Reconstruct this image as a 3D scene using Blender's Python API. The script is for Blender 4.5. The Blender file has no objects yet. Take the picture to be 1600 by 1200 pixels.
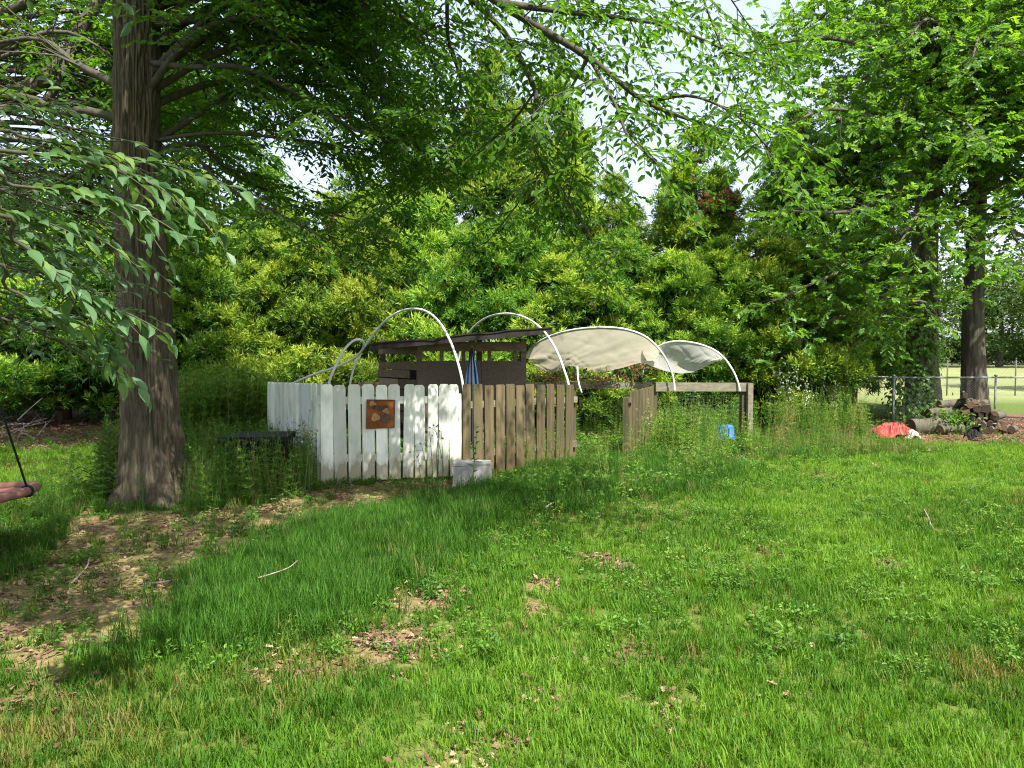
import bpy, math, random
import numpy as np
from mathutils import Vector, Matrix

random.seed(7)
RNG = np.random.default_rng(11)
R = math.radians
PI = math.pi

# ------------------------------------------------------------------ camera
SC = bpy.context.scene
COL = SC.collection
F = 1142.0                      # focal length in photograph pixels
PITCH = R(2.75)
CAMZ = 1.6
cam_d = bpy.data.cameras.new('camera')
cam_d.sensor_width = 36.0
cam_d.lens = 36.0 * F / 1600.0
cam_d.clip_start = 0.05
cam_d.clip_end = 2000
cam = bpy.data.objects.new('camera', cam_d)
COL.objects.link(cam)
cam.location = (0, 0, CAMZ)
cam.rotation_euler = (PI / 2 - PITCH, 0, 0)
SC.camera = cam

# ------------------------------------------------------------------ light
SUN_ELEV = R(58)
SUN_DIR = (0.40, -0.64)         # horizontal direction towards the sun
_sa = math.atan2(SUN_DIR[0], SUN_DIR[1])      # clockwise from +Y
world = bpy.data.worlds.new('World')
SC.world = world
world.use_nodes = True
wn = world.node_tree.nodes
wn.clear()
sky = wn.new('ShaderNodeTexSky')
sky.sky_type = 'NISHITA'
sky.sun_disc = False
sky.sun_elevation = SUN_ELEV
sky.sun_rotation = _sa
sky.air_density = 1.0
sky.dust_density = 3.0
sky.ozone_density = 1.0
bg = wn.new('ShaderNodeBackground')
bg.inputs['Strength'].default_value = 0.15
wo = wn.new('ShaderNodeOutputWorld')
veil = wn.new('ShaderNodeMix')          # bright thin haze over the whole sky
veil.data_type = 'RGBA'
veil.inputs[0].default_value = 0.72
veil.inputs[7].default_value = (1.34, 1.41, 1.60, 1)
world.node_tree.links.new(sky.outputs[0], veil.inputs[6])
world.node_tree.links.new(veil.outputs[2], bg.inputs[0])
world.node_tree.links.new(bg.outputs[0], wo.inputs[0])

sun_d = bpy.data.lights.new('sun', 'SUN')
sun_d.energy = 3.3
sun_d.angle = R(0.6)
sun_d.color = (1.0, 0.95, 0.86)
sun = bpy.data.objects.new('sun', sun_d)
COL.objects.link(sun)
_h = math.hypot(*SUN_DIR)
_ce = math.cos(SUN_ELEV)
sv = Vector((SUN_DIR[0] / _h * _ce, SUN_DIR[1] / _h * _ce, math.sin(SUN_ELEV)))
sun.rotation_euler = sv.to_track_quat('Z', 'Y').to_euler()
sun.location = (0, 0, 30)

SC.view_settings.view_transform = 'Standard'
SC.view_settings.look = 'None'
SC.view_settings.exposure = 2.06
SC.view_settings.gamma = 1.0
SC.view_settings.use_curve_mapping = False
SC.cycles.max_bounces = 8
SC.cycles.diffuse_bounces = 4
SC.cycles.transmission_bounces = 5
SC.cycles.transparent_max_bounces = 8
SC.cycles.use_denoising = True
SC.cycles.denoising_prefilter = 'NONE'
SC.cycles.filter_width = 1.1


# ------------------------------------------------------------------ helpers: pixels to places
def P(px, py, d):
    """World point seen at photograph pixel (px, py) at distance d along +Y."""
    a = (px - 800.0) / F
    b = (600.0 - py) / F
    y = math.cos(PITCH) + b * math.sin(PITCH)
    z = -math.sin(PITCH) + b * math.cos(PITCH)
    return np.array([a * d / y, d, CAMZ + z * d / y])


def G(px, py):
    """Ground point seen at pixel (px, py)."""
    b = (600.0 - py) / F
    y = math.cos(PITCH) + b * math.sin(PITCH)
    z = -math.sin(PITCH) + b * math.cos(PITCH)
    t = -CAMZ / z
    return np.array([(px - 800.0) / F * t, y * t, 0.0])


def G2(px, py):
    g = G(px, py)
    return (g[0], g[1])


# ------------------------------------------------------------------ helpers: noise
def _hash(ix, iy, iz, seed):
    n = (ix.astype(np.int64) * 374761393 + iy.astype(np.int64) * 668265263 + iz.astype(np.int64) * 1440662683 + seed * 974711) & 0xFFFFFFFF
    n = ((n ^ (n >> 13)) * 1274126177) & 0xFFFFFFFF
    n = ((n ^ (n >> 16)) * 2246822519) & 0xFFFFFFFF
    return ((n ^ (n >> 15)) & 0xFFFFFF) / float(0xFFFFFF)


def vnoise(x, y, z=0.0, seed=0):
    x, y, z = np.broadcast_arrays(np.asarray(x, float), np.asarray(y, float), np.asarray(z, float))
    ix, iy, iz = np.floor(x), np.floor(y), np.floor(z)
    fx, fy, fz = x - ix, y - iy, z - iz
    fx, fy, fz = fx * fx * (3 - 2 * fx), fy * fy * (3 - 2 * fy), fz * fz * (3 - 2 * fz)
    out = 0
    for dx in (0, 1):
        for dy in (0, 1):
            for dz in (0, 1):
                w = (fx if dx else 1 - fx) * (fy if dy else 1 - fy) * (fz if dz else 1 - fz)
                out = out + w * _hash(ix + dx, iy + dy, iz + dz, seed)
    return out


def fbm(x, y, z=0.0, seed=0, oct=4):
    a, s, tot = 0.0, 1.0, 0.0
    x, y, z = np.asarray(x, float), np.asarray(y, float), np.asarray(z, float)
    for k in range(oct):
        a = a + s * vnoise(x * 2 ** k, y * 2 ** k, z * 2 ** k, seed + k * 17)
        tot += s
        s *= 0.5
    return a / tot


def in_poly(x, y, poly):
    x, y = np.asarray(x, float), np.asarray(y, float)
    c = np.zeros(x.shape, bool)
    n = len(poly)
    for i in range(n):
        x1, y1 = poly[i]
        x2, y2 = poly[(i + 1) % n]
        if y1 == y2:
            continue
        k = ((y1 > y) != (y2 > y)) & (x < (x2 - x1) * (y - y1) / (y2 - y1) + x1)
        c ^= k
    return c


# ------------------------------------------------------------------ helpers: meshes and objects
def mesh_np(name, verts, polys, mats=(), tint=None, smooth=False, mat_idx=None, point_attrs=None):
    """One mesh from numpy arrays; polys is a list of (F, k) index arrays."""
    verts = np.asarray(verts, dtype=np.float32).reshape(-1, 3)
    polys = [np.asarray(p, dtype=np.int32) for p in polys if len(p)]
    me = bpy.data.meshes.new(name)
    me.vertices.add(len(verts))
    me.vertices.foreach_set('co', verts.ravel())
    nl = sum(p.size for p in polys)
    nf = sum(len(p) for p in polys)
    if nf:
        me.loops.add(nl)
        me.polygons.add(nf)
        me.loops.foreach_set('vertex_index', np.concatenate([p.ravel() for p in polys]))
        tot = np.concatenate([np.full(len(p), p.shape[1], np.int32) for p in polys])
        st = np.concatenate([[0], np.cumsum(tot)[:-1]]).astype(np.int32)
        me.polygons.foreach_set('loop_start', st)
        me.polygons.foreach_set('loop_total', tot)
        me.polygons.foreach_set('use_smooth', np.full(nf, bool(smooth)))
        if mat_idx is not None:
            me.polygons.foreach_set('material_index', np.asarray(mat_idx, np.int32))
        if tint is not None:
            a = me.attributes.new('tint', 'FLOAT', 'FACE')
            a.data.foreach_set('value', np.asarray(tint, np.float32))
    if point_attrs:
        for k, v in point_attrs.items():
            v = np.asarray(v, np.float32)
            if v.ndim == 2:
                a = me.attributes.new(k, 'FLOAT_VECTOR', 'POINT')
                a.data.foreach_set('vector', v.ravel())
            else:
                a = me.attributes.new(k, 'FLOAT', 'POINT')
                a.data.foreach_set('value', v)
    for m in mats:
        me.materials.append(m)
    me.update(calc_edges=True)
    return me


def tag(o, label=None, cat=None, group=None, kind=None):
    if label:
        o['label'] = label
    if cat:
        o['category'] = cat
    if group:
        o['group'] = group
    if kind:
        o['kind'] = kind
    return o


def put(name, me, parent=None, loc=(0, 0, 0), rot=(0, 0, 0), world_coords=True):
    """Link a mesh as an object. With a parent and world_coords, the mesh is given in world coordinates."""
    o = bpy.data.objects.new(name, me)
    COL.objects.link(o)
    if parent is not None:
        o.parent = parent
        if world_coords:
            o.matrix_parent_inverse = (Matrix.LocRotScale(parent.location, parent.rotation_euler, parent.scale)).inverted()
    o.location = loc
    o.rotation_euler = rot
    return o


def empty(name, loc=(0, 0, 0), rot=(0, 0, 0)):
    o = bpy.data.objects.new(name, None)
    o.empty_display_size = 0.1
    COL.objects.link(o)
    o.location = tuple(loc)
    o.rotation_euler = rot
    return o


def copy_tree(o, parent=None):
    c = o.copy()
    COL.objects.link(c)
    if parent is not None:
        c.parent = parent
    for ch in [x for x in COL.objects if x.parent == o]:
        copy_tree(ch, c)
    return c


def norm(v):
    v = np.asarray(v, float)
    return v / np.maximum(np.linalg.norm(v, axis=-1, keepdims=True), 1e-9)


class Geo:
    """Collects vertices and faces (any size) of one mesh."""

    def __init__(self):
        self.v, self.p, self.t, self.n = [], {}, {}, 0
        self.order = []

    def add(self, verts, polys, tint=None):
        verts = np.asarray(verts, float).reshape(-1, 3)
        for i, p in enumerate(polys):
            p = np.asarray(p, int)
            if p.size == 0:
                continue
            self.order.append((p + self.n, np.full(len(p), 0.5) if tint is None else np.broadcast_to(np.asarray(tint[i] if isinstance(tint, list) else tint, float), (len(p),))))
        self.v.append(verts)
        self.n += len(verts)

    def mesh(self, name, mats=(), smooth=False):
        polys = [p for p, _ in self.order]
        tint = np.concatenate([t for _, t in self.order])
        return mesh_np(name, np.concatenate(self.v), polys, mats, tint, smooth)

    def box(self, c, s, rz=0.0, tilt=0.0, jitter=0.0):
        c = np.asarray(c, float)
        s = np.asarray(s, float) / 2
        q = np.array([[x, y, z] for z in (-1, 1) for y in (-1, 1) for x in (-1, 1)], float) * s
        if jitter:
            q += RNG.normal(0, jitter, q.shape)
        ct, st = math.cos(tilt), math.sin(tilt)
        q = np.stack([q[:, 0] * ct - q[:, 2] * st, q[:, 1], q[:, 0] * st + q[:, 2] * ct], 1)
        cr, sr = math.cos(rz), math.sin(rz)
        q = np.stack([q[:, 0] * cr - q[:, 1] * sr, q[:, 0] * sr + q[:, 1] * cr, q[:, 2]], 1)
        self.add(q + c, [np.array([[0, 2, 3, 1], [4, 5, 7, 6], [0, 1, 5, 4], [2, 6, 7, 3], [0, 4, 6, 2], [1, 3, 7, 5]])])

    def beam(self, a, b, w, h, up=(0, 0, 1)):
        """Box beam from a to b, w wide and h high."""
        a, b, up = np.asarray(a, float), np.asarray(b, float), np.asarray(up, float)
        t = norm(b - a)
        s = norm(np.cross(t, up))
        u = np.cross(s, t)
        q = []
        for e in (a, b):
            for dz in (-1, 1):
                for dx in (-1, 1):
                    q.append(e + s * dx * w / 2 + u * dz * h / 2)
        self.add(np.array(q), [np.array([[0, 1, 3, 2], [4, 6, 7, 5], [0, 4, 5, 1], [2, 3, 7, 6], [0, 2, 6, 4], [1, 5, 7, 3]])])

    def tubes(self, pts, rad, k=6, cap=True, tint=None):
        """Batch of tubes: pts (B, n, 3), rad (B, n)."""
        pts = np.asarray(pts, float)
        if pts.ndim == 2:
            pts = pts[None]
        rad = np.asarray(rad, float)
        if rad.ndim == 1:
            rad = np.broadcast_to(rad, pts.shape[:2])
        B, n, _ = pts.shape
        t = norm(np.gradient(pts, axis=1))
        mean = norm(pts[:, -1] - pts[:, 0] + 1e-6)
        ref = np.where(np.abs(mean[:, 2:3]) > 0.75, np.array([[1.0, 0.12, 0.05]]), np.array([[0.05, 0.11, 1.0]]))[:, None, :]
        s = norm(np.cross(t, np.broadcast_to(ref, t.shape)))
        u = np.cross(s, t)
        a = np.arange(k) * 2 * PI / k
        ring = pts[:, :, None, :] + rad[:, :, None, None] * (np.cos(a)[None, None, :, None] * s[:, :, None, :] + np.sin(a)[None, None, :, None] * u[:, :, None, :])
        base = np.arange(B)[:, None, None] * n * k
        i = np.arange(n - 1)[None, :, None] * k
        j = np.arange(k)[None, None, :]
        j2 = (j + 1) % k
        q = np.stack([base + i + j, base + i + j2, base + i + k + j2, base + i + k + j], -1).reshape(-1, 4)
        polys = [q]
        if cap and k >= 3:
            polys.append((np.arange(B)[:, None] * n * k + (n - 1) * k + np.arange(k)[None]).reshape(B, k))
            polys.append((np.arange(B)[:, None] * n * k + np.arange(k)[::-1][None]).reshape(B, k))
        self.add(ring.reshape(-1, 3), polys, None if tint is None else tint)


def spline(ctrl, n):
    """Catmull-Rom through the control points, n samples."""
    c = np.asarray(ctrl, float)
    c = np.vstack([2 * c[0] - c[1], c, 2 * c[-1] - c[-2]])
    m = len(c) - 3
    t = np.linspace(0, m - 1e-6, n)
    i = t.astype(int)
    f = (t - i)[:, None]
    p0, p1, p2, p3 = c[i], c[i + 1], c[i + 2], c[i + 3]
    return 0.5 * (2 * p1 + (p2 - p0) * f + (2 * p0 - 5 * p1 + 4 * p2 - p3) * f ** 2 + (3 * p1 - p0 - 3 * p2 + p3) * f ** 3)


# leaf templates: vertices (along, across, lift) and faces
LEAF_OVAL = (np.array([[0, 0, 0], [.3, .46, .10], [.68, .40, .08], [1, 0, -.10], [.68, -.40, .08], [.3, -.46, .10]]), [(0, 1, 2, 3), (3, 4, 5, 0)])
LEAF_LANCE = (np.array([[0, 0, 0], [.35, .5, .06], [1, 0, -.22], [.35, -.5, .06]]), [(0, 1, 2, 3)])
LEAF_OAK = (np.array([[0, 0, 0], [.22, .26, .05], [.36, .12, .03], [.52, .50, .10], [.64, .20, .04], [.86, .34, .05], [1, 0, -.08],
                      [.22, -.26, .05], [.36, -.12, .03], [.52, -.50, .10], [.64, -.20, .04], [.86, -.34, .05]]),
            [(0, 1, 2, 3, 4, 5, 6), (6, 11, 10, 9, 8, 7, 0)])
LEAF_BIG = (np.array([[0, 0, 0], [.14, .22, .04], [.34, .45, .09], [.58, .46, .09], [.80, .27, .03], [1, 0, -.14], [.80, -.27, .03], [.58, -.46, .09],
                      [.34, -.45, .09], [.14, -.22, .04], [.34, 0, .0], [.58, 0, -.01], [.80, 0, -.05]]),
            [(0, 1, 2, 10), (10, 2, 3, 11), (11, 3, 4, 12), (12, 4, 5), (5, 6, 12), (12, 6, 7, 11), (11, 7, 8, 10), (10, 8, 9, 0)])


def leaves_into(geo, tpl, pos, d, nrm, L, W, tint):
    """Add one leaf per row of pos to geo."""
    tv, tf = tpl
    d = norm(d)
    s = norm(np.cross(nrm, d))
    n = np.cross(d, s)
    L = np.broadcast_to(L, (len(pos),))
    W = np.broadcast_to(W, (len(pos),))
    v = (pos[:, None, :] + (L[:, None] * tv[None, :, 0])[..., None] * d[:, None, :]
         + (W[:, None] * tv[None, :, 1])[..., None] * s[:, None, :]
         + (L[:, None] * tv[None, :, 2])[..., None] * n[:, None, :])
    K = len(tv)
    base = np.arange(len(pos))[:, None] * K
    by = {}
    for f in tf:
        by.setdefault(len(f), []).append(f)
    polys, tints = [], []
    for k, fs in by.items():
        for f in fs:
            polys.append(base + np.array(f)[None])
            tints.append(np.broadcast_to(tint, (len(pos),)))
    geo.add(v.reshape(-1, 3), polys, tints)


# ------------------------------------------------------------------ helpers: materials
class NT:
    def __init__(self, name):
        self.m = bpy.data.materials.new(name)
        self.m.use_nodes = True
        self.t = self.m.node_tree
        self.b = self.t.nodes['Principled BSDF']
        self.out = self.t.nodes['Material Output']

    def n(self, typ, **kw):
        nd = self.t.nodes.new(typ)
        for k, v in kw.items():
            setattr(nd, k, v)
        return nd

    def l(self, a, b):
        self.t.links.new(a, b)

    def coord(self, which='Object', scale=(1, 1, 1)):
        tc = self.n('ShaderNodeTexCoord')
        mp = self.n('ShaderNodeMapping')
        mp.inputs['Scale'].default_value = scale
        self.l(tc.outputs[which], mp.inputs['Vector'])
        return mp.outputs[0]

    def pos(self, scale=(1, 1, 1)):
        g = self.n('ShaderNodeNewGeometry')
        mp = self.n('ShaderNodeMapping')
        mp.inputs['Scale'].default_value = scale
        self.l(g.outputs['Position'], mp.inputs['Vector'])
        return mp.outputs[0]

    def noise(self, vec, scale, detail=4, rough=0.55):
        t = self.n('ShaderNodeTexNoise')
        t.inputs['Scale'].default_value = scale
        t.inputs['Detail'].default_value = detail
        t.inputs['Roughness'].default_value = rough
        if vec is not None:
            self.l(vec, t.inputs['Vector'])
        return t.outputs['Fac']

    def ramp(self, fac, stops):
        r = self.n('ShaderNodeValToRGB')
        e = r.color_ramp.elements
        while len(e) < len(stops):
            e.new(0.5)
        for k, (p, c) in zip(e, stops):
            k.position = p
            k.color = (*c, 1) if len(c) == 3 else c
        if fac is not None:
            self.l(fac, r.inputs[0])
        return r.outputs[0]

    def mix(self, fac, a, b, mode='MIX'):
        m = self.n('ShaderNodeMix', data_type='RGBA', blend_type=mode)
        for s, v in ((m.inputs[0], fac), (m.inputs[6], a), (m.inputs[7], b)):
            if hasattr(v, 'is_output'):
                self.l(v, s)
            elif isinstance(v, (int, float)):
                s.default_value = v
            else:
                s.default_value = (*v, 1)
        return m.outputs[2]

    def math(self, op, a, b=0.0, clamp=False):
        m = self.n('ShaderNodeMath', operation=op, use_clamp=clamp)
        for s, v in ((m.inputs[0], a), (m.inputs[1], b)):
            if hasattr(v, 'is_output'):
                self.l(v, s)
            else:
                s.default_value = v
        return m.outputs[0]

    def attr(self, name, typ='GEOMETRY'):
        a = self.n('ShaderNodeAttribute', attribute_name=name, attribute_type=typ)
        return a.outputs['Fac']

    def rnd(self):
        return self.n('ShaderNodeObjectInfo').outputs['Random']

    def color(self, c):
        if hasattr(c, 'is_output'):
            self.l(c, self.b.inputs['Base Color'])
        else:
            self.b.inputs['Base Color'].default_value = (*c, 1)

    def set(self, rough=0.7, spec=0.4, metal=0.0):
        self.b.inputs['Roughness'].default_value = rough
        self.b.inputs['Specular IOR Level'].default_value = spec
        self.b.inputs['Metallic'].default_value = metal

    def bump(self, h, strength=0.5, dist=0.01):
        bp = self.n('ShaderNodeBump')
        bp.inputs['Strength'].default_value = strength
        bp.inputs['Distance'].default_value = dist
        self.l(h, bp.inputs['Height'])
        self.l(bp.outputs[0], self.b.inputs['Normal'])


def leaf_mat(name, stops, trans=0.4, rough=0.5, spec=0.35, gain=(1.5, 1.35, 0.6), inst=False, big=0.0, vary=0.0):
    """Foliage: colour from the tint stored on each leaf; light passes through the blade."""
    m = NT(name)
    fac = m.attr('tint', 'INSTANCER' if inst else 'GEOMETRY')
    if big:
        nz = m.noise(m.pos(), big, 3)
        fac = m.math('ADD', fac, m.math('MULTIPLY', m.math('SUBTRACT', nz, 0.5), 0.9), True)
    c = m.ramp(fac, stops)
    if vary:                      # every plant its own tone
        hv = m.n('ShaderNodeHueSaturation')
        rn = m.rnd()
        m.l(c, hv.inputs['Color'])
        m.l(m.math('ADD', m.math('MULTIPLY', rn, .032), .486), hv.inputs['Hue'])
        m.l(m.math('ADD', m.math('MULTIPLY', m.math('FRACT', m.math('MULTIPLY', rn, 7.3)), vary), 1 - vary * .55), hv.inputs['Value'])
        c = hv.outputs[0]
    m.color(c)
    m.set(rough, spec)
    tr = m.n('ShaderNodeBsdfTranslucent')
    m.l(m.mix(1.0, c, gain, 'MULTIPLY'), tr.inputs[0])
    mx = m.n('ShaderNodeMixShader')
    mx.inputs[0].default_value = trans
    m.l(m.b.outputs[0], mx.inputs[1])
    m.l(tr.outputs[0], mx.inputs[2])
    m.l(mx.outputs[0], m.out.inputs[0])
    return m.m


def bark_mat(name, dark, light, scale=9.0, stretch=0.16, bump=0.6):
    m = NT(name)
    v = m.coord('Object', (1, 1, stretch))
    a = m.noise(v, scale, 6, 0.65)
    b = m.noise(m.coord('Object', (1, 1, 0.6)), 1.3, 3)
    c = m.ramp(a, [(0.32, dark), (0.68, light)])
    c = m.mix(m.math('MULTIPLY', b, 0.35), c, (0.10, 0.12, 0.07))
    m.color(c)
    m.set(0.92, 0.15)
    m.bump(a, bump, 0.02)
    return m.m


def wood_mat(name, dark, light, stain=None, axis=2, rough=0.85, ground_stain=None):
    """Weathered board: grain along an axis of the object, a different tone per board."""
    m = NT(name)
    sc = [14.0, 14.0, 14.0]
    sc[axis] = 0.8
    v = m.coord('Object', tuple(sc))
    o = m.n('ShaderNodeObjectInfo')
    add = m.n('ShaderNodeVectorMath', operation='ADD')
    m.l(v, add.inputs[0])
    sc2 = m.math('MULTIPLY', o.outputs['Random'], 50.0)
    cb = m.n('ShaderNodeCombineXYZ')
    for i in range(3):
        m.l(sc2, cb.inputs[i])
    m.l(cb.outputs[0], add.inputs[1])
    a = m.noise(add.outputs[0], 1.6, 6, 0.65)
    c = m.ramp(a, [(0.28, dark), (0.72, light)])
    tone = m.math('ADD', m.math('MULTIPLY', o.outputs['Random'], 0.5), 0.72)
    hsv = m.n('ShaderNodeHueSaturation')
    m.l(c, hsv.inputs['Color'])
    m.l(tone, hsv.inputs['Value'])
    c = hsv.outputs[0]
    if stain:
        b = m.noise(m.pos((3, 3, 1.5)), 1.7, 4)
        c = m.mix(m.ramp(b, [(0.45, (0, 0, 0)), (0.75, (0.7, 0.7, 0.7))]), c, stain)
    if ground_stain:
        g = m.n('ShaderNodeNewGeometry')
        sp = m.n('ShaderNodeSeparateXYZ')
        m.l(g.outputs['Position'], sp.inputs[0])
        nz = m.noise(m.pos((9, 9, 4)), 1.0, 5)
        hh = m.math('SUBTRACT', m.math('ADD', sp.outputs['Z'], 0.16), m.math('MULTIPLY', nz, 0.75))
        k = m.ramp(hh, [(0.0, (0.8,) * 3), (0.03, (0.5,) * 3), (0.16, (0.12,) * 3), (0.3, (0, 0, 0))])
        c = m.mix(k, c, ground_stain)
    m.color(c)
    m.set(rough, 0.25)
    m.bump(a, 0.35, 0.004)
    return m.m


def plain_mat(name, c, rough=0.6, spec=0.4, var=0.15, scale=8.0, metal=0.0, bump=0.0):
    m = NT(name)
    a = m.noise(m.coord('Object'), scale, 5)
    lo = tuple(x * (1 - var) for x in c)
    hi = tuple(min(1, x * (1 + var)) for x in c)
    m.color(m.ramp(a, [(0.3, lo), (0.7, hi)]))
    m.set(rough, spec, metal)
    if bump:
        m.bump(a, bump, 0.01)
    return m.m


M = {}
M['lawn'] = leaf_mat('lawn_blade', [(0.0, (0.20, 0.16, 0.06)), (0.10, (0.13, 0.18, 0.025)), (0.25, (0.038, 0.105, 0.010)), (0.6, (0.070, 0.172, 0.014)), (1.0, (0.145, 0.27, 0.026))], 0.4, 0.5, 0.15, (1.4, 1.4, 0.4), True, 0.5)
M['long_grass'] = leaf_mat('long_grass_blade', [(0.0, (0.20, 0.16, 0.07)), (0.08, (0.12, 0.17, 0.03)), (0.2, (0.03, 0.095, 0.008)), (1.0, (0.062, 0.165, 0.013))], 0.35, 0.55, 0.2, (1.3, 1.3, 0.6), True, 0.6)
M['weed'] = leaf_mat('weed_leaf', [(0.0, (0.30, 0.24, 0.10)), (0.15, (0.18, 0.21, 0.05)), (0.3, (0.055, 0.14, 0.016)), (0.7, (0.11, 0.235, 0.024)), (1.0, (0.26, 0.33, 0.07))], 0.4, 0.5, 0.3, (1.4, 1.3, 0.6), True)
M['litter'] = leaf_mat('fallen_leaf', [(0.0, (0.075, 0.042, 0.025)), (0.5, (0.16, 0.10, 0.06)), (1.0, (0.30, 0.22, 0.135))], 0.05, 0.8, 0.2, (1, 1, 1), True)
M['elm'] = leaf_mat('elm_leaf', [(0.0, (0.04, 0.11, 0.013)), (0.6, (0.065, 0.165, 0.017)), (1.0, (0.115, 0.22, 0.024))], 0.6, 0.5, 0.3, (1.7, 1.6, 0.6))
M['near_leaf'] = leaf_mat('near_leaf', [(0.0, (0.055, 0.125, 0.05)), (0.8, (0.09, 0.18, 0.07)), (1.0, (0.13, 0.22, 0.045))], 0.38, 0.5, 0.4)
M['oak'] = leaf_mat('oak_leaf', [(0.0, (0.06, 0.15, 0.02)), (0.6, (0.11, 0.24, 0.028)), (1.0, (0.19, 0.32, 0.04))], 0.54, 0.45, 0.4, (1.6, 1.5, 0.6))
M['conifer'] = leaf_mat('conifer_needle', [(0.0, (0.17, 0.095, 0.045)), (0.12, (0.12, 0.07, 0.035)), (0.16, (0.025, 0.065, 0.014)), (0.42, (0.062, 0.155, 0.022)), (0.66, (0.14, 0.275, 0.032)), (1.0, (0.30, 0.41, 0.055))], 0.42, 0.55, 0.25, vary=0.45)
M['far_leaf'] = leaf_mat('distant_leaf', [(0.0, (0.03, 0.07, 0.018)), (1.0, (0.08, 0.14, 0.03))], 0.3, 0.6, 0.2)


def veined_leaf_mat():
    m = NT('veined_leaf')
    o = m.n('ShaderNodeObjectInfo')
    sp = m.n('ShaderNodeSeparateXYZ')
    m.l(m.coord('Object'), sp.inputs[0])
    ay = m.math('ABSOLUTE', sp.outputs['Y'])
    rib = m.math('LESS_THAN', ay, .012)
    side = m.math('SINE', m.math('MULTIPLY', m.math('SUBTRACT', sp.outputs['X'], m.math('MULTIPLY', ay, .9)), 62.0))
    veins = m.math('MAXIMUM', rib, m.math('MULTIPLY', m.math('GREATER_THAN', side, .9), .55))
    fac = m.math('ADD', m.attr('tint'), m.math('MULTIPLY', m.math('SUBTRACT', o.outputs['Random'], .5), .8), True)
    c = m.ramp(fac, [(0.0, (0.045, 0.11, 0.04)), (0.7, (0.085, 0.175, 0.062)), (1.0, (0.14, 0.235, 0.045))])
    bl = m.noise(m.coord('Object'), 7.0, 4)
    c = m.mix(m.ramp(bl, [(0.62, (0, 0, 0)), (0.75, (0.5,) * 3)]), c, (0.15, 0.16, 0.05))
    c = m.mix(m.math('MULTIPLY', veins, .55), c, (0.17, 0.27, 0.11))
    m.color(c)
    m.set(0.62, 0.22)
    m.bump(veins, 0.3, 0.01)
    tr = m.n('ShaderNodeBsdfTranslucent')
    m.l(m.mix(1.0, c, (1.5, 1.4, 0.6), 'MULTIPLY'), tr.inputs[0])
    mx = m.n('ShaderNodeMixShader')
    mx.inputs[0].default_value = .4
    m.l(m.b.outputs[0], mx.inputs[1])
    m.l(tr.outputs[0], mx.inputs[2])
    m.l(mx.outputs[0], m.out.inputs[0])
    return m.m


M['veined_leaf'] = veined_leaf_mat()
M['bark_elm'] = bark_mat('elm_bark', (0.02, 0.015, 0.011), (0.135, 0.104, 0.073), 40.0, 0.07, 0.9)
M['bark_oak'] = bark_mat('oak_bark', (0.035, 0.03, 0.025), (0.13, 0.105, 0.085), 9.0, 0.2)
M['bark_con'] = bark_mat('conifer_bark', (0.05, 0.025, 0.016), (0.16, 0.09, 0.055), 9.0, 0.12)
M['twig'] = bark_mat('twig_bark', (0.03, 0.025, 0.02), (0.085, 0.07, 0.055), 20.0, 0.4)
M['paint'] = wood_mat('white_paint', (0.72, 0.735, 0.63), (0.80, 0.81, 0.715), (0.38, 0.42, 0.36), 2, 0.55, (0.25, 0.215, 0.115))
M['old_wood'] = wood_mat('weathered_wood', (0.048, 0.038, 0.019), (0.148, 0.116, 0.06), (0.050, 0.058, 0.025), 2, 0.85, (0.12, 0.085, 0.042))
M['grey_wood'] = wood_mat('grey_lumber', (0.085, 0.075, 0.052), (0.20, 0.18, 0.13), None, 0)
M['coop_wood'] = wood_mat('brown_coop_board', (0.085, 0.058, 0.038), (0.21, 0.15, 0.10), None, 0)
M['coop_panel'] = plain_mat('particle_board', (0.11, 0.085, 0.065), 0.9, 0.2, 0.4, 60.0, 0, 0.2)
M['coop_pale'] = wood_mat('pale_coop_board', (0.20, 0.14, 0.10), (0.32, 0.235, 0.165), None, 0)
M['roofing'] = plain_mat('dark_roofing', (0.022, 0.018, 0.016), 0.85, 0.3, 0.5, 5.0, 0, 0.4)
M['pvc'] = plain_mat('white_pvc', (0.6, 0.61, 0.6), 0.4, 0.45, 0.08, 6.0)
M['steel'] = plain_mat('galvanised_steel', (0.20, 0.225, 0.205), 0.55, 0.4, 0.2, 12.0, 0.3)
M['dark_steel'] = plain_mat('dull_old_steel', (0.10, 0.105, 0.105), 0.7, 0.3, 0.2, 12.0, 0.2)
M['wire'] = plain_mat('grey_wire', (0.13, 0.135, 0.13), 0.6, 0.4, 0.2, 12.0, 0.3)
M['black'] = plain_mat('black_plastic', (0.011, 0.012, 0.012), 0.7, 0.2, 0.3, 6.0)
M['blue'] = plain_mat('blue_plastic', (0.012, 0.105, 0.30), 0.5, 0.45, 0.25, 8.0)
M['teal'] = plain_mat('blue_cloth', (0.022, 0.065, 0.12), 0.8, 0.2, 0.3, 10.0)
M['lining'] = plain_mat('grey_patterned_cloth', (0.05, 0.058, 0.085), 0.85, 0.2, 0.7, 90.0)
M['concrete'] = plain_mat('pale_concrete', (0.26, 0.255, 0.235), 0.9, 0.25, 0.28, 7.0, 0, 0.3)
M['red'] = plain_mat('faded_red_plastic', (0.30, 0.034, 0.03), 0.6, 0.35, 0.25, 9.0)
M['white_plastic'] = plain_mat('white_plastic', (0.42, 0.43, 0.40), 0.5, 0.4, 0.2, 9.0)
M['swing'] = plain_mat('dusty_pink_cover', (0.21, 0.10, 0.078), 0.75, 0.25, 0.2, 9.0, 0, 0.15)
M['rope'] = plain_mat('black_rope', (0.02, 0.02, 0.022), 0.8, 0.2, 0.3, 40.0)
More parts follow.
